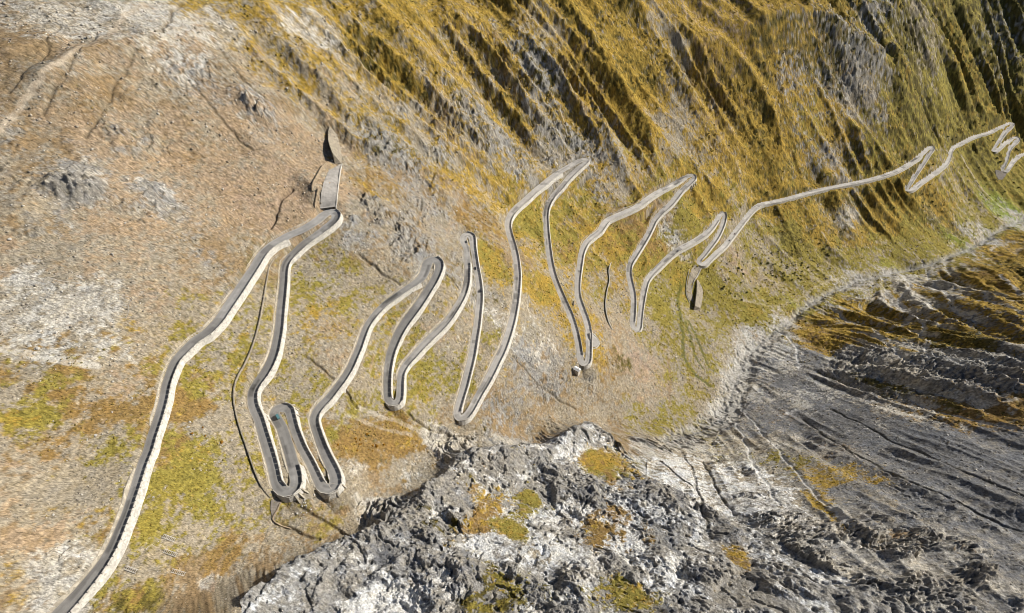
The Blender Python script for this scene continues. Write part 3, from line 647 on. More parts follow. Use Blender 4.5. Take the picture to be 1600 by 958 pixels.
def paint(pts, colour, width, strength, soft=1.0, dip=0.0):
    S = world_line(pts)
    S = S + np.column_stack([5 * fbm(S[:, 0], S[:, 1], 45, 2, 43) + 2.2 * fbm(S[:, 0], S[:, 1], 11, 2, 44), 5 * fbm(S[:, 0], S[:, 1], 45, 2, 45) + 2.2 * fbm(S[:, 0], S[:, 1], 11, 2, 46)])
    colr = np.array(colour, np.float32)
    best = {}
    D = np.full((NR, NT), 99.0, np.float32)
    def fn(k, js, is_):
        d = np.hypot(VX[js, is_] - S[k, 0], VY[js, is_] - S[k, 1])
        np.minimum(D[js, is_], d, out=D[js, is_])
    stamp_line(S, width + soft + 1, fn)
    m = strength * sstep(width + soft, width, D + 2.0 * n3) * np.clip(.9 + 1.3 * n1, .15, 1)
    RGB[:] = RGB * (1 - m[..., None]) + colr * m[..., None]
    if dip: VZ[:] = VZ - dip * sstep(width + soft, 0, D)
TRACK_G = (.085,.09,.022); TRACK_S = (.48,.40,.30)
paint([(1062,440),(1060,480),(1066,530),(1069,560),(1085,585),(1110,605)], TRACK_G, 2.0, .85)
paint([(1068,500),(1082,540),(1095,575)], TRACK_G, 1.4, .8)
paint([(1075,500),(1100,555),(1108,575)], TRACK_G, 1.4, .8)
paint([(1045,560),(1048,600),(1046,632)], (.20,.13,.07), 1.0, .6)
paint([(225,10),(170,55),(125,85),(100,105),(60,145),(0,205)], TRACK_S, 2.0, .75)
paint([(120,165),(85,195),(50,235),(0,290)], (.24,.18,.11), 1.8, .6)
paint([(280,5),(268,40),(260,62)], (.13,.09,.04), 1.0, .6, dip=2.5)
paint([(455,297),(440,318),(428,335),(420,358)], (.16,.115,.08), 1.0, .55, dip=3.5)
paint([(560,640),(620,660),(690,690),(720,702)], (.47,.43,.36), 1.4, .5)
paint([(500,625),(560,655),(640,680)], (.47,.43,.36), 1.2, .4)
paint([(1150,470),(1230,475),(1290,440),(1350,425)], (.42,.37,.27), 1.6, .5)
paint([(1500,245),(1530,290),(1560,320),(1590,340)], (.46,.40,.30), 3.0, .6)
paint([(1410,470),(1425,495),(1412,510)], (.46,.44,.42), 3.0, .6)
paint([(0,545),(60,556),(110,568),(145,575)], (.55,.52,.46), 2.0, .6)
PALE = (.50,.49,.47)
for pts, w in [(((1408,428),(1420,450),(1409,469),(1431,495)),2.4),(((1446,420),(1461,450),(1484,476),(1525,491)),2.6),(((1555,439),(1600,463)),2.0),(((1299,480),(1349,510),(1394,550),(1429,575)),2.4),(((1409,482),(1439,510),(1449,565)),2.0),
 (((1204,512),(1229,525),(1247,552),(1249,577)),2.4),(((1160,640),(1200,690),(1260,760),(1330,830)),1.6),(((1150,660),(1175,720),(1215,790)),1.6),(((1330,520),(1420,545),(1500,585)),1.6),(((1220,650),(1245,640)),2.4),(((1500,455),(1545,480),(1600,500)),1.6),(((1420,620),(1500,650),(1590,670)),1.4)]:
    paint(pts, PALE, w, .75, dip=1.6)
for pts, w in [(((1065,705),(1085,740),(1098,790),(1104,840)),1.0),(((1100,720),(1130,770),(1150,800)),1.0),(((1030,720),(1060,745),(1085,760)),.8),(((1255,655),(1330,705),(1450,765),(1600,820)),1.2),(((1300,640),(1420,700),(1600,775)),1.0)]:
    paint(pts, (.10,.09,.07), w, .7, dip=2.0)
for pts in [((150,55),(112,110),(72,180)),((95,40),(60,95),(15,150)),((215,90),(170,150),(140,215)),((330,60),(372,120),(420,165)),((300,130),(345,190),(395,235)),((560,400),(600,430),(640,450)),((480,560),(520,590),(560,640)),((690,420),(715,450)),((800,560),(850,610),(900,640)),((640,655),(690,680),(740,690)),((470,800),(530,830),(560,845)),((440,830),(500,850))]:
    paint(pts, (.135,.105,.065), .9, .55, dip=2.2)  # gullies sunk into the slope and coloured darker along their length
# ------------------------------------------------------------------ materials
def node_mat(name, rough=0.9, spec=0.15):
    m = bpy.data.materials.new(name); m.use_nodes = True
    b = m.node_tree.nodes['Principled BSDF']
    b.inputs['Roughness'].default_value = rough
    b.inputs['Specular IOR Level'].default_value = spec
    return m, m.node_tree.nodes, m.node_tree.links, b
def nz(N, L, vec, scale, detail=4, rough=0.6):
    t = N.new('ShaderNodeTexNoise'); t.inputs['Scale'].default_value = scale; t.inputs['Detail'].default_value = detail; t.inputs['Roughness'].default_value = rough
    L.new(vec, t.inputs['Vector']); return t.outputs['Fac']
def ramp(N, L, fac, lo, hi, v0, v1):
    r = N.new('ShaderNodeMapRange'); r.inputs[1].default_value = lo; r.inputs[2].default_value = hi; r.inputs[3].default_value = v0; r.inputs[4].default_value = v1
    L.new(fac, r.inputs[0]); return r.outputs[0]
def math2(N, L, op, a, b):
    n = N.new('ShaderNodeMath'); n.operation = op
    for i, v in enumerate((a, b)):
        if isinstance(v, (int, float)): n.inputs[i].default_value = v
        else: L.new(v, n.inputs[i])
    return n.outputs[0]
def vscale(N, L, colr, fac):
    n = N.new('ShaderNodeVectorMath'); n.operation = 'SCALE'; L.new(colr, n.inputs[0]); L.new(fac, n.inputs['Scale']); return n.outputs[0]
def ground_material():
    m, N, L, b = node_mat('ground_cover', 0.95, 0.08)
    at = N.new('ShaderNodeAttribute'); at.attribute_name = 'cover'
    rk = N.new('ShaderNodeAttribute'); rk.attribute_name = 'rock'
    g = N.new('ShaderNodeNewGeometry'); pos = g.outputs['Position']
    n0 = nz(N, L, pos, 0.55, 5, 0.7); n1_ = nz(N, L, pos, 1.3, 3, 0.8)
    vo = N.new('ShaderNodeTexVoronoi'); vo.inputs['Scale'].default_value = 0.42; L.new(pos, vo.inputs['Vector'])
    s = math2(N, L, 'MULTIPLY', ramp(N, L, n0, .25, .75, .72, 1.27), ramp(N, L, n1_, .25, .75, .76, 1.24))
    s = math2(N, L, 'MULTIPLY', s, ramp(N, L, vo.outputs['Color'], 0, 1, .86, 1.14))
    L.new(vscale(N, L, at.outputs['Color'], s), b.inputs['Base Color'])
    h = math2(N, L, 'ADD', math2(N, L, 'MULTIPLY', n0, 1.0), math2(N, L, 'MULTIPLY', n1_, 0.35))
    amp = ramp(N, L, rk.outputs['Fac'], 0, 1, 0.55, 1.5)
    bp = N.new('ShaderNodeBump'); bp.inputs['Strength'].default_value = 0.9; L.new(math2(N, L, 'MULTIPLY', h, amp), bp.inputs['Height']); bp.inputs['Distance'].default_value = 1.0
    L.new(bp.outputs[0], b.inputs['Normal'])
    return m
def stone_material(name, c, var=0.25, scale=0.9):
    m, N, L, b = node_mat(name, 0.9, 0.15)
    g = N.new('ShaderNodeNewGeometry')
    vo = N.new('ShaderNodeTexVoronoi'); vo.inputs['Scale'].default_value = scale; L.new(g.outputs['Position'], vo.inputs['Vector'])
    f = math2(N, L, 'MULTIPLY', ramp(N, L, vo.outputs['Color'], 0, 1, 1 - var, 1 + var * .5), ramp(N, L, nz(N, L, g.outputs['Position'], 0.25, 5), .3, .7, .78, 1.1))
    rgb = N.new('ShaderNodeRGB'); rgb.outputs[0].default_value = (*c, 1)
    L.new(vscale(N, L, rgb.outputs[0], f), b.inputs['Base Color'])
    bp = N.new('ShaderNodeBump'); bp.inputs['Distance'].default_value = 0.15; bp.inputs['Strength'].default_value = .7
    L.new(vo.outputs['Distance'], bp.inputs['Height']); L.new(bp.outputs[0], b.inputs['Normal'])
    return m
def asphalt_material():
    m, N, L, b = node_mat('asphalt', 0.85, 0.2)
    g = N.new('ShaderNodeNewGeometry'); at = N.new('ShaderNodeAttribute'); at.attribute_name = 'cover'
    f = math2(N, L, 'MULTIPLY', ramp(N, L, nz(N, L, g.outputs['Position'], 0.12, 5, .65), .3, .7, .82, 1.15), ramp(N, L, nz(N, L, g.outputs['Position'], 2.5, 3), .3, .7, .92, 1.08))
    L.new(vscale(N, L, at.outputs['Color'], f), b.inputs['Base Color'])
    return m
def plain(name, c, rough=0.6, spec=0.3, metal=0.0):
    m, N, L, b = node_mat(name, rough, spec)
    g = N.new('ShaderNodeNewGeometry')
    rgb = N.new('ShaderNodeRGB'); rgb.outputs[0].default_value = (*c, 1)
    L.new(vscale(N, L, rgb.outputs[0], ramp(N, L, nz(N, L, g.outputs['Position'], 3.0, 3), .3, .7, .88, 1.1)), b.inputs['Base Color'])
    b.inputs['Metallic'].default_value = metal
    return m
M_GROUND = ground_material()
M_ASPH = asphalt_material()
M_WALL = stone_material('pale_masonry', (.54, .51, .455), .35)
M_CUT = stone_material('cut_stone', (.42, .375, .30), .45, .6)
M_CONC = stone_material('concrete', (.50, .47, .42), .1, .3)
M_DARKSTONE = stone_material('dark_masonry', (.20, .175, .15), .3, .6)

# ------------------------------------------------------------------ object helpers
def tag(o, label=None, cat=None, group=None, kind=None):
    if label: o['label'] = label
    if cat: o['category'] = cat
    if group: o['group'] = group
    if kind: o['kind'] = kind
    return o
def mesh_obj(name, verts, faces, mat, parent=None, smooth=False):
    me = bpy.data.meshes.new(name)
    me.from_pydata([tuple(map(float, v)) for v in verts], [], faces)
    me.update()
    if smooth: me.polygons.foreach_set('use_smooth', [True] * len(me.polygons))
    me.materials.append(mat)
    o = bpy.data.objects.new(name, me); col.objects.link(o)
    if parent is not None: o.parent = parent
    return o
def empty(name, loc, rz=0.0):
    o = bpy.data.objects.new(name, None); col.objects.link(o); o.location = loc; o.rotation_euler = (0, 0, rz); return o

# ------------------------------------------------------------------ the ground, as the few large pieces of land one would name
SW = world_line(STREAM, 3.0, 2.0)
SDIST = np.full((NR, NT), 99.0, np.float32)
def _st(k, js, is_):
    np.minimum(SDIST[js, is_], np.hypot(VX[js, is_] - SW[k, 0], VY[js, is_] - SW[k, 1]), out=SDIST[js, is_])
stamp_line(SW, 30, _st)
ZONE = np.zeros((NR, NT), np.int8)
ZONE[in_poly(VX, VY, far_poly)] = 1
ZONE[SPUR] = 2
swid = 8.0 + 9 * sstep(900, 620, RR) + 6 * n3 + 6 * n1
ZONE[(SDIST < swid) & (ZONE != 2)] = 3
# the stream bed is a shallow trench of bare stones
bed = sstep(5, -7, SDIST - swid) * np.clip(.9 + .8 * n2, 0, 1)
VZ -= (5.0 * bed + 4.5 * bed * (np.abs(n3) - .15)) * sstep(8, 14, RD)
RGB[:] = RGB * (1 - .75 * bed[..., None]) + np.array((.37, .355, .325), np.float32) * (.75 * bed * (1 + .6 * n3))[..., None]
# a thin dark thread of water and wet stones
thr = sstep(2.2, .8, np.abs(SDIST + 4 * n2) ) * .6
RGB[:] = RGB * (1 - thr[..., None]) + np.array((.17, .17, .17), np.float32) * thr[..., None]

qi = (np.arange(NR - 1)[:, None] * NT + np.arange(NT - 1)[None, :])
QUADS = np.stack([qi, qi + 1, qi + NT + 1, qi + NT], -1).reshape(-1, 4)[:, ::-1]
FZ = ZONE[:-1, :-1].reshape(-1)
FLATP = np.stack([VX, VY, VZ], -1).reshape(-1, 3).astype(np.float32)
FLATC = np.concatenate([RGB, np.ones((NR, NT, 1), np.float32)], -1).reshape(-1, 4)
FLATR = ROCKM.reshape(-1)
def land(name, zone, label, cat):
    q = QUADS[FZ == zone]
    used, inv = np.unique(q, return_inverse=True)
    inv = inv.reshape(-1, 4).astype(np.int32)
    me = bpy.data.meshes.new(name)
    me.vertices.add(len(used)); me.vertices.foreach_set('co', FLATP[used].ravel())
    me.loops.add(inv.size); me.loops.foreach_set('vertex_index', inv.ravel())
    me.polygons.add(len(inv)); me.polygons.foreach_set('loop_start', np.arange(0, inv.size, 4, dtype=np.int32)); me.polygons.foreach_set('loop_total', np.full(len(inv), 4, np.int32))
    me.polygons.foreach_set('use_smooth', np.ones(len(inv), bool))
    me.update(calc_edges=True)
    a = me.color_attributes.new('cover', 'FLOAT_COLOR', 'POINT'); a.data.foreach_set('color', FLATC[used].ravel())
    r = me.attributes.new('rock', 'FLOAT', 'POINT'); r.data.foreach_set('value', FLATR[used])
    me.materials.append(M_GROUND)
    o = bpy.data.objects.new(name, me); col.objects.link(o)
    tag(o, label, cat, kind='structure')
    return o
land('mountain_slope', 0, 'wide ochre and beige mountainside carrying the switchback road', 'mountainside')
land('opposite_slope', 1, 'grey shaded slope of strata facing the road across the stream', 'mountainside')
land('rock_spur', 2, 'craggy pale grey rock spur closest to the viewer', 'rock spur')
land('stream_bed', 3, 'stony grey stream bed winding along the valley floor', 'stream bed')
# ------------------------------------------------------------------ the road
_ang = np.zeros(len(RS))
for k in range(2, len(RS) - 2):
    a, b = RT[k - 2], RT[k + 2]
    _ang[k] = math.atan2(a[0] * b[1] - a[1] * b[0], a @ b)
_seg = np.hypot(*np.gradient(RS[:, :2], axis=0).T) * 4
_ang = np.convolve(np.pad(_ang, 2, mode='edge'), np.ones(5) / 5, 'valid')
RAD = _seg / np.maximum(np.abs(_ang), 1e-3)
def lim(i, o):
    """keep an offset on the inside of a bend short of its centre"""
    inner = (_ang[i] > 0 and o < 0) or (_ang[i] < 0 and o > 0)
    return math.copysign(min(abs(o), 0.8 * RAD[i]), o) if inner else o
def ribbon(name, offs, dz, mat, colour_fn, label, cat, crown=0.0):
    n = len(RS); k = len(offs(0))
    V = []; C = []
    for i in range(n):
        for j, o in enumerate(offs(i)):
            p = RS[i, :2] + RN[i] * lim(i, o)
            V.append((p[0], p[1], RS[i, 2] + dz[j] if isinstance(dz, (list, tuple)) else RS[i, 2] + dz))
            C.append(colour_fn(i, j))
    Fc = [(i * k + j, (i + 1) * k + j, (i + 1) * k + j + 1, i * k + j + 1) for i in range(n - 1) for j in range(k - 1)]
    o = mesh_obj(name, V, Fc, mat)
    a = o.data.color_attributes.new('cover', 'FLOAT_COLOR', 'POINT'); a.data.foreach_set('color', np.array([(*c, 1) for c in C], np.float32).ravel())
    return tag(o, label, cat, kind='structure')
_pn = fbm(RS[:, 0], RS[:, 1], 40, 3, 71)
_pr = np.random.default_rng(5)
PATCHES = []
for _ in range(300):
    k0 = int(_pr.integers(0, len(RS))); j0 = int(_pr.integers(0, 7)); PATCHES.append((k0, k0 + int(_pr.integers(2, 22)), j0, j0 + int(_pr.integers(1, 5)), float(_pr.choice([.62, .72, .8, 1.15]))))
def road_colour(i, j):
    u = RS[i, 4]
    t = min(1, max(0, (u - 128) / 40))                 # lower bends coloured paler: their more direct light is put into the colour
    base = np.array((.245, .235, .22)) * (1 - t) + np.array((.43, .405, .37)) * t
    pale = min(1, max(0, (58 - u) / 10)) if u > 30 else (1 if u > 24 else 0)
    if 26 < u < 46: base = np.array((.31, .30, .285))
    e = (1.08, 1.0, .93, 1.04, 1.06, 1.04, .93, 1.0, 1.08)[j]
    for (k0, k1, j0, j1, f) in PATCHES:
        if k0 <= i <= k1 and j0 <= j <= j1: e *= f
    return base * e * (1 + .25 * _pn[i])
ribbon('mountain_road', lambda i: [o * RS[i, 3] for o in (1, .78, .52, .26, 0, -.26, -.52, -.78, -1)], 0.0, M_ASPH, road_colour, 'narrow grey mountain road winding down the slope in hairpin bends', 'road')
def sh_colour(i, j):
    u = RS[i, 4]; return np.array((.38, .34, .28)) * (1 + .6 * _pn[i])
# verges run under the road's edge on both sides, a little lower than the asphalt
ribbon('road_verge', lambda i: [RS[i, 3] + .5, -RS[i, 3] - .5], -0.05, M_ASPH, sh_colour, 'pale gravel verge along both edges of the mountain road', 'verge')

# ------------------------------------------------------------------ walls along the road
BENDS = [(515.7,331),(447.2,768.5),(442,637),(514,764.2),(680,406),(615.7,630.2),(730.5,366.6),(719,653.2),(916.5,251),(912.5,568.5),(1084.5,277.5),(994.7,515.5),(1130.5,333),(1093.5,412),(1457,232.5),(1418,297.5),(1581.5,193.2),(1553,236.2),(1590,216.5),(1568.5,267.3)]
bend_u = [min(range(len(ROAD)), key=lambda i: (ROAD[i][0] - x) ** 2 + (ROAD[i][1] - y) ** 2) for (x, y) in BENDS]
bend_k = [int(np.argmin(np.abs(RS[:, 4] - u))) for u in bend_u]
CUTS = [0] + bend_k + [len(RS) - 1]
LEG = ['the long leg from the bottom left corner', 'the second leg, right of the long snow wall', 'the short straight left of the small loop',
 'the short slanting straight right of the small loop', 'the leg rising left of the grey rocks', 'the wide leg right of the grassy wedge', 'the curving leg up to the tiny round bend',
 'the straight leg with two cars on it', 'the tall leg ending at the pointed bend', 'the leg dropping toward the white hut', 'the leg from the white hut to the pillars',
 'the leg left of the solitary curved snow wall bend', 'the leg up to the small peaked bend', 'the short leg above the gravel ramp', 'the very long leg crossing the gullied slope',
 'the steep short leg of the far zigzag', 'the leg joining the far zigzag and last cluster', 'the first leg of the far right cluster', 'the second leg of the far right cluster',
 'the third leg of the far right cluster', 'the last leg leaving at the right edge']
LEG[11] = 'the leg falling from the pillars to the right'
NS = len(RS)
def near_other(p, k, lim):
    d = np.hypot(RS[:, 0] - p[0], RS[:, 1] - p[1])
    return d.min() < lim
def profile(k, side):
    """drop of the ground beside the road at sample k (side +1 right, -1 left)"""
    h = RS[k, 3]
    p = RS[k, :2] + RN[k] * side * (h + 3.4)
    return RS[k, 2] - float(ground(p[0], p[1]))
BLOCK = None
def block_mesh():
    import bmesh
    bm = bmesh.new(); bmesh.ops.create_cube(bm, size=1.0)
    bmesh.ops.bevel(bm, geom=bm.edges[:], offset=0.06, segments=1, affect='EDGES')
    me = bpy.data.meshes.new('parapet_block'); bm.to_mesh(me); bm.free(); me.materials.append(M_WALL); return me
BLOCK = block_mesh()
def runs(flags, minlen=4):
    out = []; i = 0
    while i < len(flags):
        if flags[i]:
            j = i
            while j + 1 < len(flags) and flags[j + 1]: j += 1
            if j - i + 1 >= minlen: out.append((i, j))
            i = j + 1
        else: i += 1
    return out
def close_gaps(fl, g=4):
    fl = list(fl); i = 0
    while i < len(fl):
        if not fl[i]:
            j = i
            while j < len(fl) and not fl[j]: j += 1
            if i > 0 and j < len(fl) and j - i <= g:
                for q in range(i, j): fl[q] = True
            i = j
        else: i += 1
    return fl
DROP = {s: np.array([profile(k, s) for k in range(NS)]) for s in (1, -1)}
CLEAR = {s: np.array([not near_other(RS[k, :2] + RN[k] * s * (RS[k, 3] + 1.8), k, RS[k, 3] + 1.45) for k in range(NS)]) for s in (1, -1)}
def wall_mesh(name, V, side, mat):
    n = len(V) // 4; Fc = []
    for q in range(n - 1):
        a = q * 4; b = a + 4
        for e in range(3): Fc.append((a + e, b + e, b + e + 1, a + e + 1) if side > 0 else (a + e, a + e + 1, b + e + 1, b + e))
    e = (n - 1) * 4
    Fc += [(0, 1, 2, 3), (e + 3, e + 2, e + 1, e)]
    return mesh_obj(name, V, Fc, mat)
# bends: the outer edge always keeps a parapet
curv = np.zeros(NS)
for k in range(6, NS - 6):
    a, b = RT[k - 5], RT[k + 5]
    curv[k] = math.atan2(a[0] * b[1] - a[1] * b[0], a @ b)
_gapn = fbm(RS[:, 0], RS[:, 1], 55, 3, 72)
_hn = fbm(RS[:, 0], RS[:, 1], 12, 3, 73)
for li in range(len(CUTS) - 1):
    k0, k1 = CUTS[li], CUTS[li + 1]
    far_leg = li >= 14
    for side in (1, -1):
        rng_k = list(range(k0, k1 + 1))
        outer = [(curv[k] > 0.5 and side == 1) or (curv[k] < -0.5 and side == -1) for k in rng_k]
        down = close_gaps([CLEAR[side][k] and (DROP[side][k] > 0.35 or (o and DROP[side][k] > -1.5)) for k, o in zip(rng_k, outer)])
        upw = close_gaps([CLEAR[side][k] and DROP[side][k] < -0.9 and not d and _gapn[k] > -.16 for k, d in zip(rng_k, down)])
        # downhill: masonry wall carrying a parapet
        for (i, j) in runs(down, 5):
            V = []; Fc = []; blocks = []
            for q in range(i, j + 1):
                k = rng_k[q]; h = RS[k, 3]; z = RS[k, 2]
                n = RN[k] * side
                pi = RS[k, :2] + n * (h + 0.3); po = RS[k, :2] + n * (h + 0.78)
                drop = max(DROP[side][k], 0.3)
                pf = RS[k, :2] + n * (h + .85 + 0.22 * (drop + 1.0))
                zf = min(float(ground(pf[0], pf[1])) - 0.5, z - 0.4)
                zt = z + (1.1 if far_leg else 0.22)
                V += [(pi[0], pi[1], z - 0.3), (pi[0], pi[1], zt), (po[0], po[1], zt), (pf[0], pf[1], zf)]
            if not far_leg:
                last = rng_k[i]
                for q in range(i + 1, j + 1):
                    k = rng_k[q]
                    a = RS[last, :2] + RN[last] * side * (RS[last, 3] + .55); b = RS[k, :2] + RN[k] * side * (RS[k, 3] + .55)
                    if np.hypot(*(b - a)) >= 3.9:
                        blocks.append((np.array([*a, RS[last, 2]]), np.array([*b, RS[k, 2]]))); last = k
            w = wall_mesh('retaining_wall', V, side, M_WALL)
            tag(w, ('pale notched parapet wall below ' if not far_leg else 'pale low wall below ') + LEG[li], 'retaining wall', 'pale walls along the downhill edge of the road', 'thing')
            w['_leg'] = li; w['_n'] = len(V)
            for (a, b) in blocks[:100]:
                ob = bpy.data.objects.new('parapet_block', BLOCK); col.objects.link(ob); ob.parent = w
                d = b - a; l = np.linalg.norm(d); mid = (a + b) / 2
                rot = Vector(d).to_track_quat('X', 'Z').to_matrix().to_4x4()
                ob.matrix_world = Matrix.Translation(Vector(mid) + Vector((0, 0, 0.22 + 0.62))) @ rot @ Matrix.Diagonal((l - 0.5, 0.46, 1.3, 1))
        # uphill: wall holding the cut bank
        for (i, j) in runs(upw, 7):
            V = []
            for q in range(i, j + 1):
                k = rng_k[q]; h = RS[k, 3]; z = RS[k, 2]
                n = RN[k] * side
                taper = min(1.0, (q - i) / 4, (j - q) / 4)
                hh = min(max(-DROP[side][k] + 0.2, 0.4), 2.0) * (0.35 + .65 * taper) * (1 + .5 * _hn[k])
                if far_leg: hh = min(hh, 1.8)
                p0 = RS[k, :2] + n * (h + 0.5); p1 = RS[k, :2] + n * (h + 0.5 + 0.25 * hh); p2 = RS[k, :2] + n * (h + 1.05 + 0.25 * hh)
                V += [(p0[0], p0[1], z - 0.3), (p1[0], p1[1], z + hh), (p2[0], p2[1], z + hh), (p2[0], p2[1], z - 0.4)]
            w = wall_mesh('cut_wall', V, side, M_CUT)
            tag(w, 'rough stone bank wall above ' + LEG[li], 'retaining wall', 'stone walls along the uphill edge of the road', 'thing')
            w['_leg'] = li; w['_n'] = len(V)
# a leg keeps one wall of each kind in its label; the shorter one on the other side says so
for nm in ('retaining_wall', 'cut_wall'):
    by = {}
    for o in list(col.objects):
        if o.name.split('.')[0] == nm and '_leg' in o: by.setdefault(o['_leg'], []).append(o)
    for li, L in by.items():
        L.sort(key=lambda o: -o['_n'])
        for n_, o in enumerate(L[1:]):
            if n_ < 3: o['label'] = o['label'].replace('wall ', ('wall, medium piece, ', 'wall, short piece, ', 'wall, tiny piece, ')[n_], 1)
            else:
                for c_ in list(o.children): bpy.data.objects.remove(c_)
                bpy.data.objects.remove(o)
for o in list(col.objects):
    for kx in ('_side', '_leg', '_n'):
        if kx in o: del o[kx]
# ------------------------------------------------------------------ builders for the smaller things
def gz(x, y): return float(ground(x, y))
def hg(px, py):
    return np.array([hit_ground(x, y) for x, y in zip(np.atleast_1d(px), np.atleast_1d(py))])
def wline(pts, step_px=2.0, step=1.5): return world_line(pts, step_px, step, hg)
def wall_strip(name, pts, height, thick, mat, label, cat, taper=True, group=None, batter=0.0):
    S = wline(pts); n = len(S); V = []; Fc = []
    T = np.gradient(S, axis=0); T /= np.maximum(np.linalg.norm(T, axis=1, keepdims=True), 1e-6)
    N_ = np.column_stack([T[:, 1], -T[:, 0]])
    for i in range(n):
        u = i / (n - 1); h = height * (min(1, u * 6 + .25, (1 - u) * 6 + .25) if taper else 1)
        z = gz(*S[i])
        a = S[i] + N_[i] * thick / 2; b = S[i] - N_[i] * thick / 2
        a2 = S[i] + N_[i] * (thick / 2 + batter * h); b2 = S[i] - N_[i] * (thick / 2 + batter * h)
        V += [(a2[0], a2[1], min(z, gz(*a2)) - .6), (a[0], a[1], z + h), (b[0], b[1], z + h), (b2[0], b2[1], min(z, gz(*b2)) - .6)]
    for i in range(n - 1):
        for e in range(3): Fc.append((i * 4 + e, i * 4 + 4 + e, i * 4 + 5 + e, i * 4 + 1 + e))
    Fc += [(3, 2, 1, 0), tuple((n - 1) * 4 + e for e in range(4))]
    return tag(mesh_obj(name, V, Fc, mat), label, cat, group, 'thing')
def wedge_dam(crest, foot_right, h0, h1, label):
    """a splitting wedge: sheer face on one side, a bank of fill falling to its foot on the other"""
    A = wline(crest, 1.0, 1.2); B = wline(foot_right, 1.0, 1.2); n = 26
    A = A[np.linspace(0, len(A) - 1, n).astype(int)]; B = B[np.linspace(0, len(B) - 1, n).astype(int)]
    V = []; Fc = []
    for i in range(n):
        u = i / (n - 1); h = h0 + (h1 - h0) * (u ** 0.8)
        d = A[i] - B[i]; d = d / max(np.linalg.norm(d), 1e-6)
        l = A[i] + d * 0.5; m = A[i] - d * 0.6
        zt = gz(*A[i]) + h; zb = gz(*B[i])
        V += [(l[0], l[1], gz(*l) - 1.0), (A[i][0], A[i][1], zt), (m[0], m[1], zt)]
        for s in (0.33, 0.66):
            q = m + (B[i] - m) * s; V.append((q[0], q[1], max(zt + (zb - zt) * s, gz(*q) + .15)))
        V.append((B[i][0], B[i][1], zb - 0.6))
    for i in range(n - 1):
        for e in range(5): Fc.append((i * 6 + e, i * 6 + e + 1, i * 6 + 7 + e, i * 6 + 6 + e))
    Fc += [tuple(range(5, -1, -1)), tuple((n - 1) * 6 + e for e in range(6))]
    return tag(mesh_obj('avalanche_wedge', V, Fc, M_FILL), label, 'avalanche dam', None, 'thing')
def sheet(name, left, right, mat, label, cat, lift=0.35, n=24, m=7):
    A = wline(left, 1.0, 1.0); B = wline(right, 1.0, 1.0)
    A = A[np.linspace(0, len(A) - 1, n).astype(int)]; B = B[np.linspace(0, len(B) - 1, n).astype(int)]
    Z = []
    for i in range(n):
        zr = [gz(*(A[i] + (B[i] - A[i]) * j / (m - 1))) for j in range(m)]
        c = np.polyfit(np.arange(m), zr, 1); Z.append((c, max(0, max(zr[j] - np.polyval(c, j) for j in range(m)))))
    off = np.convolve(np.pad([z[1] for z in Z], 3, mode='edge'), np.ones(7) / 7, 'valid')
    V = []; Fc = []
    for i in range(n):
        for j in range(m):
            p = A[i] + (B[i] - A[i]) * j / (m - 1)
            V.append((p[0], p[1], max(np.polyval(Z[i][0], j) + off[i], gz(*p)) + lift))
        for p in (A[i], B[i]): V.append((p[0], p[1], gz(*p) - 1.2))
    w = m + 2
    for i in range(n - 1):
        for j in range(m - 1): Fc.append((i * w + j, i * w + j + 1, (i + 1) * w + j + 1, (i + 1) * w + j))
        Fc.append((i * w + m, i * w, (i + 1) * w, (i + 1) * w + m)); Fc.append((i * w + m - 1, i * w + m + 1, (i + 1) * w + m + 1, (i + 1) * w + m - 1))
    o = mesh_obj(name, V, Fc, mat)
    return tag(o, label, cat, None, 'structure')
def box_faces(V, Fc, M, sx, sy, sz, c=(0, 0, 0), top=1.0):
    b = len(V)
    for (x, y, z) in [(-1,-1,-1),(1,-1,-1),(1,1,-1),(-1,1,-1),(-1,-1,1),(1,-1,1),(1,1,1),(-1,1,1)]:
        k = top if z > 0 else 1.0
        V.append(tuple(M @ Vector((c[0] + x * sx / 2 * k, c[1] + y * sy / 2 * k, c[2] + z * sz / 2))))
    for f in [(0,3,2,1),(4,5,6,7),(0,1,5,4),(1,2,6,5),(2,3,7,6),(3,0,4,7)]: Fc.append(tuple(b + i for i in f))
I4 = Matrix.Identity(4)
M_RAMP = stone_material('worn_tarmac', (.31, .29, .265), .15, .3)
M_FILL = stone_material('fill_stone', (.31, .268, .205), .4, .5)
M_EARTH = stone_material('bank_earth', (.32, .25, .17), .3, .6)

# ------------------------------------------------------------------ avalanche works
sheet('gravel_ramp', [(500,327),(503,300),(508,280),(515,266)], [(524.5,325),(527,300),(530,275),(533,257)], M_RAMP, 'flat grey ramp above the topmost left bend', 'ramp')
wedge_dam([(515.5,199),(514,212),(515,228),(519,243),(524,256)], [(516,198),(527,210),(531,225),(534.5,240),(534,256)], 1.5, 11, 'tall concrete wedge with black shaded side above the flat ramp')
wall_strip('barrier_wall', [(525,327),(528,300),(531,275),(534.5,256)], 1.9, .8, M_WALL, 'straight pale wall along the right edge of the flat ramp', 'barrier wall')
wall_strip('barrier_wall', [(512,255),(503,264),(497,275),(490,288),(487,299)], 2.6, .9, M_EARTH, 'curved dam left of the flat ramp with a black shadow', 'barrier wall', batter=.3)
wall_strip('barrier_wall', [(498,295),(495,308),(492,325)], 2.2, .8, M_EARTH, 'short straight dam beside the lower left edge of the flat ramp', 'barrier wall', batter=.25)
wall_strip('snow_wall', [(428,404),(421,418),(417,440),(412,472),(404,512),(394,545),(382,572),(371,592),(366,612),(367,635),(375,668),(386,700),(398,735),(409,760),(423,778)], 1.8, .6, M_FILL, 'very long thin snow wall winding between the two leftmost road legs', 'snow wall')
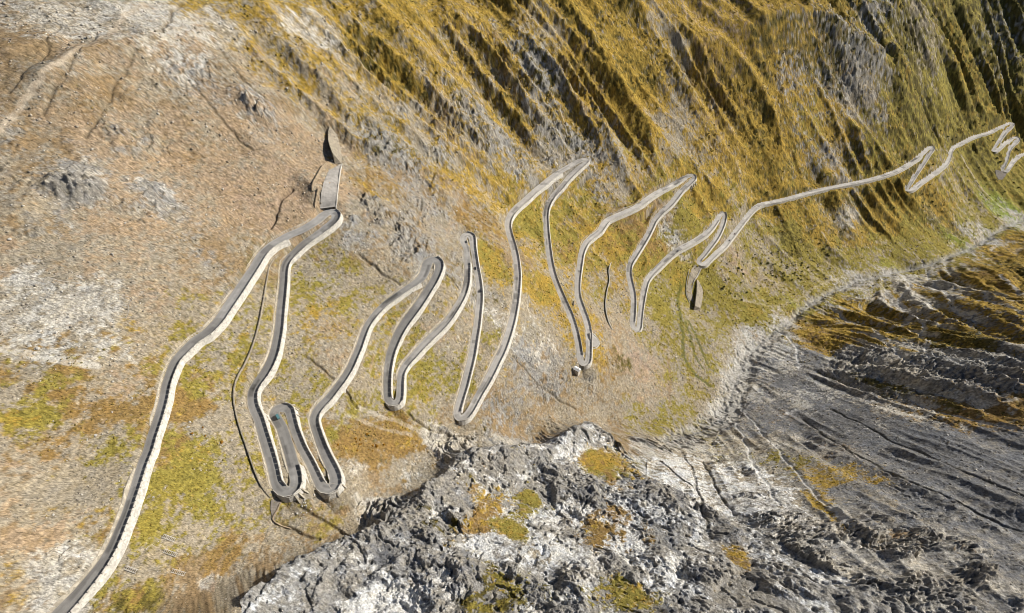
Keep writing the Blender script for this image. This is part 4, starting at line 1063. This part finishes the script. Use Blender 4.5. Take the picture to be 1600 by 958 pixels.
wall_strip('snow_wall', [(955,410),(951,424),(952,440),(948,458),(946,475),(947,490),(951,505),(957,516)], 3.2, .9, M_CONC, 'short curved snow wall standing alone on golden grass', 'snow wall')
wall_strip('snow_wall', [(897,470),(896,478)], 2.0, .8, M_DARKSTONE, 'tiny dark wall stub on the bank between two legs', 'snow wall')
sheet('gravel_ramp', [(1086,414),(1079,424),(1075,440),(1073,458),(1078,470)], [(1097,419),(1091,432),(1084,442),(1081,455),(1084,470)], M_FILL, 'pale gravel ramp below the lowest sharp bend', 'ramp')
wedge_dam([(1088.5,438),(1088,450),(1087,462),(1085,475),(1084,485)], [(1091,437),(1097,447),(1099,458),(1098,470),(1095,482)], 1.0, 10, 'pale wedge with black shaded side at the end of the gravel ramp')
wall_strip('barrier_wall', [(1096,419),(1090,431),(1084,441),(1081,454)], 2.2, .8, M_WALL, 'low wall on the right edge of the pale gravel ramp', 'barrier wall')
wall_strip('barrier_wall', [(1077,421),(1073,440),(1072,460),(1078,474)], 1.8, .8, M_WALL, 'low wall on the left edge of the pale gravel ramp', 'barrier wall')
sheet('stone_apron', [(424,782),(423,796),(426,810)], [(440,783),(434,797),(428,811)], M_DARKSTONE, 'dark stone drainage apron under the first wide near bend', 'apron', n=12, m=5)
wall_strip('barrier_wall', [(440,783),(434,797),(427,812),(440,822),(455,826)], 1.2, .6, M_EARTH, 'bent concrete kerb around the dark stone apron', 'barrier wall')
sheet('stone_apron', [(1555,266),(1556,273),(1560,281)], [(1573,269),(1571,275),(1566,281)], M_DARKSTONE, 'dark rubble apron under the last bend at the right', 'apron', n=12, m=5)
sheet('lay_by', [(921,521),(922,535),(923,543)], [(926,523),(937,535),(931,543)], M_RAMP, 'round pale lay-by bulging from the leg above the white hut', 'lay-by', lift=.6, n=14, m=6)
wall_strip('retaining_wall', [(925,520),(933,529),(937,537),(932,544),(925,545)], 1.3, .7, M_WALL, 'curved wall around the bulging lay-by above the white hut', 'retaining wall')
sheet('lay_by', [(866,308),(872,300),(877,294)], [(870,312),(878,303),(880,296)], M_RAMP, 'small lay-by on the leg below the pointed bend', 'lay-by', lift=.5, n=10, m=5)

# buttresses under the outer walls of bends
def buttress(pts, label, group, mat=M_CUT, depth=2.6, width=1.0):
    for n, (x, y) in enumerate(pts):
        h = hg([x], [y])[0]
        k = int(np.argmin(np.hypot(RS[:, 0] - h[0], RS[:, 1] - h[1])))
        out = np.array([h[0], h[1]]) - RS[k, :2]; out /= max(np.linalg.norm(out), 1e-6)
        sd = np.array([-out[1], out[0]])
        base = RS[k, :2] + out * (RS[k, 3] + .6)
        zt = RS[k, 2] - .3
        end = base + out * depth
        ze = gz(*end) - .8
        V = []
        for s in (-1, 1):
            for p, z in ((base, zt), (base + out * .7, zt), (end, ze + 1.6), (end, ze), (base, min(ze, gz(*base) - 1))):
                q = p + sd * s * width / 2; V.append((q[0], q[1], z))
        Fc = [(4, 3, 2, 1, 0), (5, 6, 7, 8, 9)] + [(i, (i + 1) % 5, 5 + (i + 1) % 5, 5 + i) for i in range(5)]
        tag(mesh_obj('buttress', V, Fc, mat), label, 'buttress', group, 'thing')
buttress([(514,776),(527,771),(536,760)], 'stone buttress under the narrow near bend', 'buttresses under the narrow near bend')
buttress([(459,634),(466,642),(469,651)], 'pale buttress right of the small loop between the near bends', 'buttresses beside the small loop')
buttress([(1072,291),(1075.5,290),(1079,289),(1082.5,288),(1086,286)], 'tall pillar under the pillared bend, black shadow between pillars', 'pillars under the pillared bend', depth=5.0, width=1.5)
buttress([(462,776),(470,774),(476,768)], 'broken pale buttress under the widest near bend', 'buttresses under the widest near bend', depth=4)

# ------------------------------------------------------------------ hut by the bend
M_WHITE = plain('white_roof', (.78, .77, .74), .5); M_PLASTER = plain('plaster', (.55, .50, .43), .9); M_GLASS = plain('window_glass', (.03, .035, .04), .1, .5); M_WOOD = plain('weathered_wood', (.15, .10, .06), .8)
def hut(px, py, rz, L=7.0, Wd=5.0, Hh=2.9):
    p = hg([px], [py])[0]; zs = [gz(p[0] + a, p[1] + b) for a in (-3, 0, 3) for b in (-3, 0, 3)]
    e = empty('hut', (p[0], p[1], max(zs) - .6), rz)
    tag(e, 'small hut with a white roof beside the bend over the bowl edge', 'hut', None, 'thing')
    V, Fc = [], []; box_faces(V, Fc, I4, L, Wd, Hh + 5, (0, 0, Hh / 2 - 2.5)); mesh_obj('wall', V, Fc, M_PLASTER, e)
    V = [(-L/2-.4, -Wd/2-.4, Hh), (L/2+.4, -Wd/2-.4, Hh), (L/2+.4, Wd/2+.4, Hh), (-L/2-.4, Wd/2+.4, Hh), (-L/2-.4, 0, Hh+1.3), (L/2+.4, 0, Hh+1.3)]
    V += [(x, y, z + .2) for (x, y, z) in V]
    Fc = [(0,1,5,4),(3,4,5,2)][::1] + [(6,10,11,7),(9,8,11,10),(0,6,7,1),(2,8,9,3),(0,4,10,6),(4,3,9,10),(1,7,11,5),(5,11,8,2)]
    rf = mesh_obj('roof', V, Fc, M_WHITE, e)
    V, Fc = [], []; box_faces(V, Fc, I4, .6, .6, 1.4, (L * .25, .6, Hh + 1.3)); mesh_obj('chimney', V, Fc, M_PLASTER, rf)
    V, Fc = [], []; box_faces(V, Fc, I4, 1.0, .08, 2.0, (-1.6, -Wd / 2 - .04, 1.0)); d = mesh_obj('door', V, Fc, M_WOOD, e)
    for x in (.8, 2.4):
        V, Fc = [], []; box_faces(V, Fc, I4, .9, .07, .9, (x, -Wd / 2 - .035, 1.6)); w = mesh_obj('window', V, Fc, M_WOOD, e)
        V, Fc = [], []; box_faces(V, Fc, I4, .7, .05, .7, (x, -Wd / 2 - .09, 1.6)); mesh_obj('pane', V, Fc, M_GLASS, w)
hut(901, 582, math.radians(-38))

# ------------------------------------------------------------------ vehicles on the road
M_TYRE = plain('tyre_rubber', (.03, .03, .03), .9); M_LAMP = plain('lamp_glass', (.8, .8, .78), .2, .5); M_TAIL = plain('tail_lamp', (.4, .02, .02), .3, .5); M_RIM = plain('alloy', (.5, .5, .5), .35, .5, .8)
def cyl(name, r, w, mat, parent, loc, n=16):
    V = []; Fc = []
    for s in (-1, 1):
        for i in range(n):
            a = 2 * math.pi * i / n; V.append((loc[0] + r * math.cos(a), loc[1] + s * w / 2, loc[2] + r * math.sin(a)))
    Fc = [tuple(range(n - 1, -1, -1)), tuple(range(n, 2 * n))] + [(i, (i + 1) % n, n + (i + 1) % n, n + i) for i in range(n)]
    return mesh_obj(name, V, [f[::-1] for f in Fc], mat, parent)
def vehicle(px, py, paint, label, cat='car', van=False, flip=False, lane=1):
    a, f, d = ray(px, py)
    k = int(np.argmin([np.hypot(q[0] / (q[1] * 0 + 1e-9) if False else (q[0] - a * q[2] / d), q[1] - f * q[2] / d) for q in RS]))
    t = RT[k] * (-1 if flip else 1)
    pos = RS[k, :2] + RN[k] * lane * RS[k, 3] * .42
    e = empty('van' if van else 'car', (pos[0], pos[1], RS[k, 2] + .02), math.atan2(t[1], t[0]))
    tag(e, label, cat, None, 'thing')
    L, Wd = (5.0, 1.95) if van else (4.4, 1.8)
    mp = plain('paint_' + cat, paint, .3, .5)
    # body profile (x, z) lofted across with tucked sides
    if van: prof = [(-2.5,.35),(-2.5,1.9),(-2.35,2.1),(1.2,2.1),(1.9,1.25),(2.45,1.05),(2.5,.35)]
    else: prof = [(-2.2,.38),(-2.2,.85),(-2.05,.98),(-1.2,.98),(.9,.98),(2.0,.82),(2.2,.62),(2.2,.35)]
    V = []; n = len(prof)
    for y, s, dz in ((-Wd/2, .985, 0), (-Wd/2+.12, 1, .03), (Wd/2-.12, 1, .03), (Wd/2, .985, 0)):
        V += [(x * s, y, z + (dz if z > .5 else 0)) for x, z in prof]
    Fc = [tuple(range(n)), tuple(3 * n + i for i in range(n - 1, -1, -1))]
    for r in range(3):
        for i in range(n): Fc.append((r * n + i, (r + 1) * n + i, (r + 1) * n + (i + 1) % n, r * n + (i + 1) % n))
    mesh_obj('body', V, Fc, mp, e)
    if not van:
        V, Fc = [], []
        lo = [(-1.75, .99), (1.0, .99)]; hi = [(-1.2, 1.45), (.25, 1.45)]
        V = [(lo[0][0], -.82, .99), (lo[1][0], -.82, .99), (lo[1][0], .82, .99), (lo[0][0], .82, .99), (hi[0][0], -.66, 1.45), (hi[1][0], -.66, 1.45), (hi[1][0], .66, 1.45), (hi[0][0], .66, 1.45)]
        Fc = [(0,1,5,4),(1,2,6,5),(2,3,7,6),(3,0,4,7)]
        mesh_obj('windows', V, Fc, M_GLASS, e)
        V, Fc = [], []; box_faces(V, Fc, I4, 1.5, 1.36, .06, (-.48, 0, 1.47)); mesh_obj('roof_panel', V, Fc, mp, e)
    else:
        V, Fc = [], []; M = Matrix.Translation((1.6, 0, 1.72)) @ Matrix.Rotation(math.radians(50), 4, 'Y'); box_faces(V, Fc, M, .95, 1.6, .05); mesh_obj('windscreen', V, Fc, M_GLASS, e)
        for s in (-1, 1):
            V, Fc = [], []; box_faces(V, Fc, I4, 2.6, .04, .5, (-.3, s * (Wd / 2 + .02), 1.6)); mesh_obj('side_window', V, Fc, M_GLASS, e)
    for x in (-1.35, 1.35):
        for s in (-1, 1):
            w = cyl('wheel', .33, .22, M_TYRE, e, (x, s * (Wd / 2 - .08), .33)); cyl('rim', .2, .03, M_RIM, w, (x, s * (Wd / 2 + .04), .33))
    for s in (-1, 1):
        V, Fc = [], []; box_faces(V, Fc, I4, .06, .35, .14, (L / 2 + .01 - (.02 if not van else 0), s * .6, .66)); mesh_obj('headlight', V, Fc, M_LAMP, e)
        V, Fc = [], []; box_faces(V, Fc, I4, .06, .3, .16, (-L / 2 - .01, s * .65, .72)); mesh_obj('tail_light', V, Fc, M_TAIL, e)
vehicle(741.5, 420, (.02, .022, .03), 'dark car on the straight leg just below the tiny round bend')
vehicle(747, 454, (.05, .05, .06), 'charcoal car further down the straight leg from the tiny round bend', flip=True, lane=-1)
vehicle(1138, 375, (.03, .03, .035), 'lower dark car of the pair right of the small peaked bend', flip=True)
vehicle(1146, 365, (.07, .02, .02), 'upper dark car of the pair right of the small peaked bend')
vehicle(1057, 391, (.04, .04, .05), 'lone dark car above the bend right of the curved snow wall')
vehicle(429, 656, (.10, .22, .24), 'teal van driving into the loop between the near bends', 'van', True)

# ------------------------------------------------------------------ snow fences lying on the near slope
def snow_fence(x0, y0, x1, y1, label):
    h = hg([x0, x1], [y0, y1]); a, b = h[0], h[1]
    d = b[:2] - a[:2]; L = np.linalg.norm(d); rz = math.atan2(d[1], d[0]); m = (a + b) / 2
    pitch = math.atan2(b[2] - a[2], L)
    e = empty('snow_fence', (m[0], m[1], gz(m[0], m[1]) + .15), 0); e.rotation_euler = (0, -pitch, rz)
    tag(e, label, 'snow fence', None, 'thing')
    for s in (-1, 1):
        V, Fc = [], []; box_faces(V, Fc, I4, L, .25, .35, (0, s * .85, .8 + .35 * s)); mesh_obj('rail', V, Fc, M_CONC, e)
    nsl = int(L / .9)
    for i in range(nsl):
        x = -L / 2 + (i + .5) * L / nsl; V, Fc = [], []
        M = Matrix.Translation((x, 0, .85)) @ Matrix.Rotation(.4, 4, 'X'); box_faces(V, Fc, M, .22, 2.1, .18); mesh_obj('slat', V, Fc, M_CONC, e)
    for x in (-L * .3, L * .3):
        V, Fc = [], []; box_faces(V, Fc, I4, .25, .25, 2.2, (x, .3, -.2)); mesh_obj('post', V, Fc, M_WOOD, e)
snow_fence(246, 834, 277, 846, 'upper weathered snow fence on the slope right of the bottom left leg')
snow_fence(252, 860, 280, 870, 'middle weathered snow fence on the slope right of the bottom left leg')
snow_fence(194, 887, 216, 895, 'small pale snow fence right beside the bottom left leg')
snow_fence(264, 891, 292, 899, 'lowest grey snow fence above the dark shrubby bank')

# ------------------------------------------------------------------ rockfall net spread over the scree at the left
def net(corners, label):
    c = hg([p[0] for p in corners], [p[1] for p in corners])[:, :2]
    V = []; Fc = []
    def pt(u, v): return (c[0] * (1 - u) + c[1] * u) * (1 - v) + (c[3] * (1 - u) + c[2] * u) * v
    def strand(P, w=.16):
        b = len(V)
        for i, p in enumerate(P):
            q = P[min(i + 1, len(P) - 1)] - P[max(i - 1, 0)]; q = q / max(np.linalg.norm(q), 1e-6); n_ = np.array([-q[1], q[0]]) * w / 2
            z = max(gz(*p), gz(*(p + n_ * 3)), gz(*(p - n_ * 3))) + .14
            V.extend([(p[0] + n_[0], p[1] + n_[1], z), (p[0] - n_[0], p[1] - n_[1], z)])
        for i in range(len(P) - 1): Fc.append((b + 2 * i, b + 2 * i + 1, b + 2 * i + 3, b + 2 * i + 2))
    for i in range(15): u = i / 14; strand([pt(u + .006 * math.sin(9 * v + i), v) for v in np.linspace(0, 1, 30)], .30 if i in (0, 14) else .16)
    for i in range(8): v = i / 7; strand([pt(u, v + .02 * math.sin(11 * u + 2 * i)) for u in np.linspace(0, 1, 60)], .30 if i in (0, 7) else .16)
    tag(mesh_obj('rockfall_net', V, Fc, M_CONC), label, 'rockfall net', None, 'thing')
net([(72,433),(205,466),(198,498),(38,486)], 'grey wire rockfall net spread over the scree near the left edge')

# ------------------------------------------------------------------ shrubs and boulders
def leaf_mat(name, c):
    m, N, L, b = node_mat(name, 0.85, 0.1)
    g = N.new('ShaderNodeNewGeometry'); rgb = N.new('ShaderNodeRGB'); rgb.outputs[0].default_value = (*c, 1)
    L.new(vscale(N, L, rgb.outputs[0], ramp(N, L, nz(N, L, g.outputs['Position'], 1.2, 3), .3, .7, .55, 1.5)), b.inputs['Base Color']); return m
M_LEAF = leaf_mat('dark_foliage', (.045, .05, .016)); M_LEAFO = leaf_mat('rusty_foliage', (.34, .17, .02))
def shrub_mesh(seed, mat, n=230):
    r = np.random.default_rng(seed); V = []; Fc = []
    lobes = [(r.uniform(-.5, .5), r.uniform(-.5, .5), r.uniform(.25, .6), r.uniform(.3, .55)) for _ in range(6)]
    for i in range(n):
        lx_, ly_, lz_, lr_ = lobes[i % 6]
        d = r.normal(size=3); d /= np.linalg.norm(d); d[2] = abs(d[2]) if r.random() < .7 else d[2]
        c = np.array([lx_, ly_, lz_]) + d * lr_ * r.uniform(.6, 1.05); c[2] = max(c[2], .02)
        u = r.normal(size=3); u /= np.linalg.norm(u); v = np.cross(d, u); v /= max(np.linalg.norm(v), 1e-6); s = r.uniform(.09, .2)
        b = len(V); V += [tuple(c - u * s), tuple(c + v * s * .7), tuple(c + u * s), tuple(c - v * s * .7)]; Fc.append((b, b + 1, b + 2, b + 3))
    for a in range(3):   # short woody stems
        x, y = lobes[a][0], lobes[a][1]; b = len(V)
        V += [(-.04, 0, -.3), (.04, 0, -.3), (x + .02, y, lobes[a][2]), (x - .02, y, lobes[a][2])]; Fc.append((b, b + 1, b + 2, b + 3))
    me = bpy.data.meshes.new('shrub'); me.from_pydata(V, [], Fc); me.materials.append(mat); return me
SHM = [shrub_mesh(s, M_LEAF) for s in (1, 2, 3)]; SHO = [shrub_mesh(s, M_LEAFO) for s in (4, 5)]
def place(me, name, px, py, size, label, cat, group, squash=1.0, sink=0.0):
    h = hit_ground(px, py)
    k = np.hypot(RS[:, 0] - h[0], RS[:, 1] - h[1]); i = int(np.argmin(k))
    if k[i] < RS[i, 3] + 2.2 + size * .5: return None
    o = bpy.data.objects.new(name, me); col.objects.link(o)
    o.location = (h[0], h[1], h[2] - sink * size); o.rotation_euler = (0, 0, random.uniform(0, 6.28)); o.scale = (size * random.uniform(.8, 1.2), size * random.uniform(.8, 1.2), size * squash)
    tag(o, label, cat, group, 'thing'); return o
SH1 = [(632,508),(660,580),(625,635),(520,515),(560,575),(690,630),(710,645),(740,600),(790,640),(790,655),(830,660),(745,665),(650,705),(665,670),(840,575),(880,605),(905,630),(320,690),(345,770),(385,800),(430,825),(465,775),(490,700),(430,620),(410,610),(440,650),(350,630),(385,690),(545,760),(700,640),(720,660),(770,690),(610,575),(1000,500),(1015,515),(960,440),(720,690),(815,680),(835,690),(355,780),(300,750),(310,735),(985,480),(1020,525),(640,660)]
LSH = 'dark low shrub dotted on the pale fan between the very long leg and the stream'
for (x, y) in SH1: place(random.choice(SHM), 'shrub', 1060 + x / 4.356, 280 + y / 4.356, random.uniform(1.6, 3.4), LSH, 'shrub', 'dark shrubs on the pale fan')
for k in range(85):
    place(random.choice(SHM), 'shrub', random.gauss(1225, 38), random.gauss(405, 26), random.uniform(.9, 2.2), LSH, 'shrub', 'dark shrubs on the pale fan')
SH2 = [(775,310),(1420,440),(1440,450),(1215,535),(855,400),(1300,890),(1390,795),(1440,850),(530,600),(1170,345),(1245,575),(1085,170),(1410,285),(730,330),(690,300)]
for (x, y) in SH2: place(random.choice(SHM), 'shrub', 1380 + x / 6.84, 170 + y / 6.84, random.uniform(2.5, 5), 'dark bush among the far cluster of bends at the right', 'shrub', 'dark bushes among the far bends')
for k in range(60):
    place(random.choice(SHM), 'shrub', random.uniform(1440, 1560), random.gauss(305, 24), random.uniform(1.2, 3.0), 'dark bush on the green slope under the far zigzag', 'shrub', 'dark bushes under the far zigzag')
for (x, y, s) in [(300,679,1.5),(348,691,1.6),(318,668,1.1),(322,681,1.0),(313,636,1.0)]: place(SHO[0], 'shrub', x, y, s, 'round golden bush on the strip between the two leftmost legs', 'shrub', 'golden bushes left of the long snow wall')
for k in range(14): place(random.choice(SHO), 'shrub', random.gauss(572, 22), random.gauss(698, 10), random.uniform(.9, 1.8), 'rusty orange bush in the bright patch right of the narrow near bend', 'shrub', 'rusty bushes in the orange patch')

M_BOULDER = stone_material('boulder_stone', (.52, .49, .44), .2, 1.5)
def boulder_mesh(seed):
    import bmesh
    r = np.random.default_rng(seed); bm = bmesh.new(); bmesh.ops.create_icosphere(bm, subdivisions=2, radius=.5)
    pl = [(lambda n: (n / np.linalg.norm(n), r.uniform(.26, .46)))(r.normal(size=3)) for _ in range(9)]
    for v in bm.verts:
        p = np.array(v.co)
        for n_, d in pl:
            e = p @ n_ - d
            if e > 0: p = p - n_ * e
        v.co = p * (1 + r.uniform(-.03, .03))
    me = bpy.data.meshes.new('boulder'); bm.to_mesh(me); bm.free(); me.materials.append(M_BOULDER); return me
BM = [boulder_mesh(s) for s in range(6)]
def boulders(n, cx_, cy_, sx, sy, s0, s1, label, group, pts=()):
    for k in range(n + len(pts)):
        if k < len(pts): x, y, s = pts[k]
        else: x, y, s = random.gauss(cx_, sx), random.gauss(cy_, sy), s0 * (s1 / s0) ** (random.random() ** 2)
        if -20 < x < 1620 and 0 < y < 975: place(BM[k % 6], 'boulder', x, y, s, label, 'boulder', group, random.uniform(.6, .9), -.15)
boulders(45, 110, 540, 70, 40, .8, 2.6, 'pale boulder among the rubble at the left edge', 'boulders at the left edge', [(15,375,3.0),(60,545,3.2),(55,552,2.4),(88,520,2.2)])
boulders(40, 140, 680, 75, 60, .6, 1.6, 'pale stone on the scree left of the bottom left leg', 'stones left of the bottom left leg', [(150,681,2.4)])
boulders(30, 330, 700, 30, 70, .6, 1.5, 'pale stone on the grassy strip right of the bottom left leg', 'stones on the grassy strip', [(294,668,2.8),(297,660,1.8),(362,688,1.8)])
boulders(30, 470, 790, 22, 14, .7, 2.0, 'pale block of rubble below the two wide near bends', 'rubble below the near bends')
boulders(30, 480, 510, 40, 60, .6, 1.4, 'small stone on the slope right of the second leg', 'stones right of the second leg')
boulders(40, 240, 310, 80, 40, .8, 2.4, 'brownish boulder below the outcrops of the upper left slope', 'boulders under the upper left outcrops')
boulders(50, 620, 850, 110, 50, .5, 1.8, 'white loose rock lying on the near spur', 'loose rocks on the near spur', [(668,815,3.2),(566,830,1.6)])
boulders(25, 1150, 640, 22, 20, 1.0, 3.0, 'large pale stone in the stream bed at its bend', 'stones in the stream bed')
boulders(30, 790, 580, 40, 40, .9, 2.6, 'grey block fallen on the slope above the bowl', 'blocks above the bowl')
boulders(30, 610, 340, 50, 40, .9, 2.8, 'grey block below the outcrops right of the flat ramp', 'blocks right of the flat ramp')
boulders(35, 390, 190, 60, 35, 1.0, 2.6, 'tan boulder under the crags left of the tall wedge', 'boulders left of the tall wedge')
boulders(30, 1330, 690, 90, 50, .8, 2.0, 'pale boulder on the slate scree across the stream', 'boulders on the slate scree')
# ------------------------------------------------------------------ loose scree and tussocks: far too many to count
M_LOOSE, _N, _L, _b = node_mat('loose_stone', 0.95, 0.08)
_a = _N.new('ShaderNodeAttribute'); _a.attribute_name = 'cover'; _L.new(_a.outputs['Color'], _b.inputs['Base Color'])
def scatter(name, label, cat, count, weight, size, flat, colours, seed):
    r = np.random.default_rng(seed)
    W_ = weight[:-1, :-1].astype(np.float64).ravel(); cs = np.cumsum(W_)
    pick = np.searchsorted(cs, r.random(count) * cs[-1])
    j = pick // (NT - 1); i = pick % (NT - 1); fu = r.random(count); fv = r.random(count)
    x = VX[j, i] * (1 - fu) * (1 - fv) + VX[j, i + 1] * fu * (1 - fv) + VX[j + 1, i] * (1 - fu) * fv + VX[j + 1, i + 1] * fu * fv
    y = VY[j, i] * (1 - fu) * (1 - fv) + VY[j, i + 1] * fu * (1 - fv) + VY[j + 1, i] * (1 - fu) * fv + VY[j + 1, i + 1] * fu * fv
    z = ground(x, y)
    s = size[0] * (size[1] / size[0]) ** (r.random(count) ** 2.2)
    s = s * np.clip(RR[j, i] / 420, .45, 2.2)
    base = np.array([(1,0,0),(0,1,0),(-1,0,0),(0,-1,0),(0,0,1),(0,0,-1)], float)
    P = base[None] * (0.5 * s[:, None, None]) * r.uniform(.6, 1.25, (count, 6, 1))
    P[..., 2] *= flat
    P += r.uniform(-.12, .12, (count, 6, 3)) * s[:, None, None]
    a = r.uniform(0, 6.28, count); ca, sa = np.cos(a)[:, None], np.sin(a)[:, None]
    X = P[..., 0] * ca - P[..., 1] * sa + x[:, None]; Y = P[..., 0] * sa + P[..., 1] * ca + y[:, None]; Z = P[..., 2] + (z + .12 * s)[:, None]
    co = np.stack([X, Y, Z], -1).reshape(-1, 3).astype(np.float32)
    tri = np.array([(0,1,4),(1,2,4),(2,3,4),(3,0,4),(1,0,5),(2,1,5),(3,2,5),(0,3,5)])
    F_ = (np.arange(count)[:, None, None] * 6 + tri[None]).reshape(-1, 3).astype(np.int32)
    me = bpy.data.meshes.new(name)
    me.vertices.add(len(co)); me.vertices.foreach_set('co', co.ravel())
    me.loops.add(F_.size); me.loops.foreach_set('vertex_index', F_.ravel())
    me.polygons.add(len(F_)); me.polygons.foreach_set('loop_start', np.arange(0, F_.size, 3, dtype=np.int32)); me.polygons.foreach_set('loop_total', np.full(len(F_), 3, np.int32))
    me.update(calc_edges=True)
    c = np.array(colours)[r.integers(0, len(colours), count)] * r.uniform(.75, 1.25, (count, 1))
    c = 0.55 * c + 0.45 * RGB[j, i] * r.uniform(.5, 1.5, (count, 1))
    C = np.repeat(np.concatenate([c, np.ones((count, 1))], 1)[:, None], 6, 1).reshape(-1, 4).astype(np.float32)
    at = me.color_attributes.new('cover', 'FLOAT_COLOR', 'POINT'); at.data.foreach_set('color', C.ravel())
    me.materials.append(M_LOOSE)
    o = bpy.data.objects.new(name, me); col.objects.link(o)
    tag(o, label, cat, None, 'stuff')
_fl = sstep(1.5, 3.5, RD - RHW)
_clump = np.clip(.35 + 1.6 * n1, .03, 2)
_dist = np.clip(700 / np.maximum(RR, 200), .3, 1.6)
scatter('scree_stones', 'countless loose pale stones strewn over the bare scree', 'scree', 48000, (1 - GRASSM) ** 2 * _fl * _clump * (RR < 1500) * (1 - .6 * near), (.5, 2.4), .8, [(.45,.40,.33),(.30,.26,.20),(.55,.52,.47),(.22,.19,.16)], 21)
scatter('grass_tussocks', 'countless olive and straw coloured tussocks covering the grassy slopes', 'grass', 60000, GRASSM ** 2 * _fl * np.clip(.5 + n3, .05, 2), (.7, 2.4), .45, [(.26,.18,.035),(.17,.14,.025),(.33,.23,.05),(.09,.08,.018)], 22)
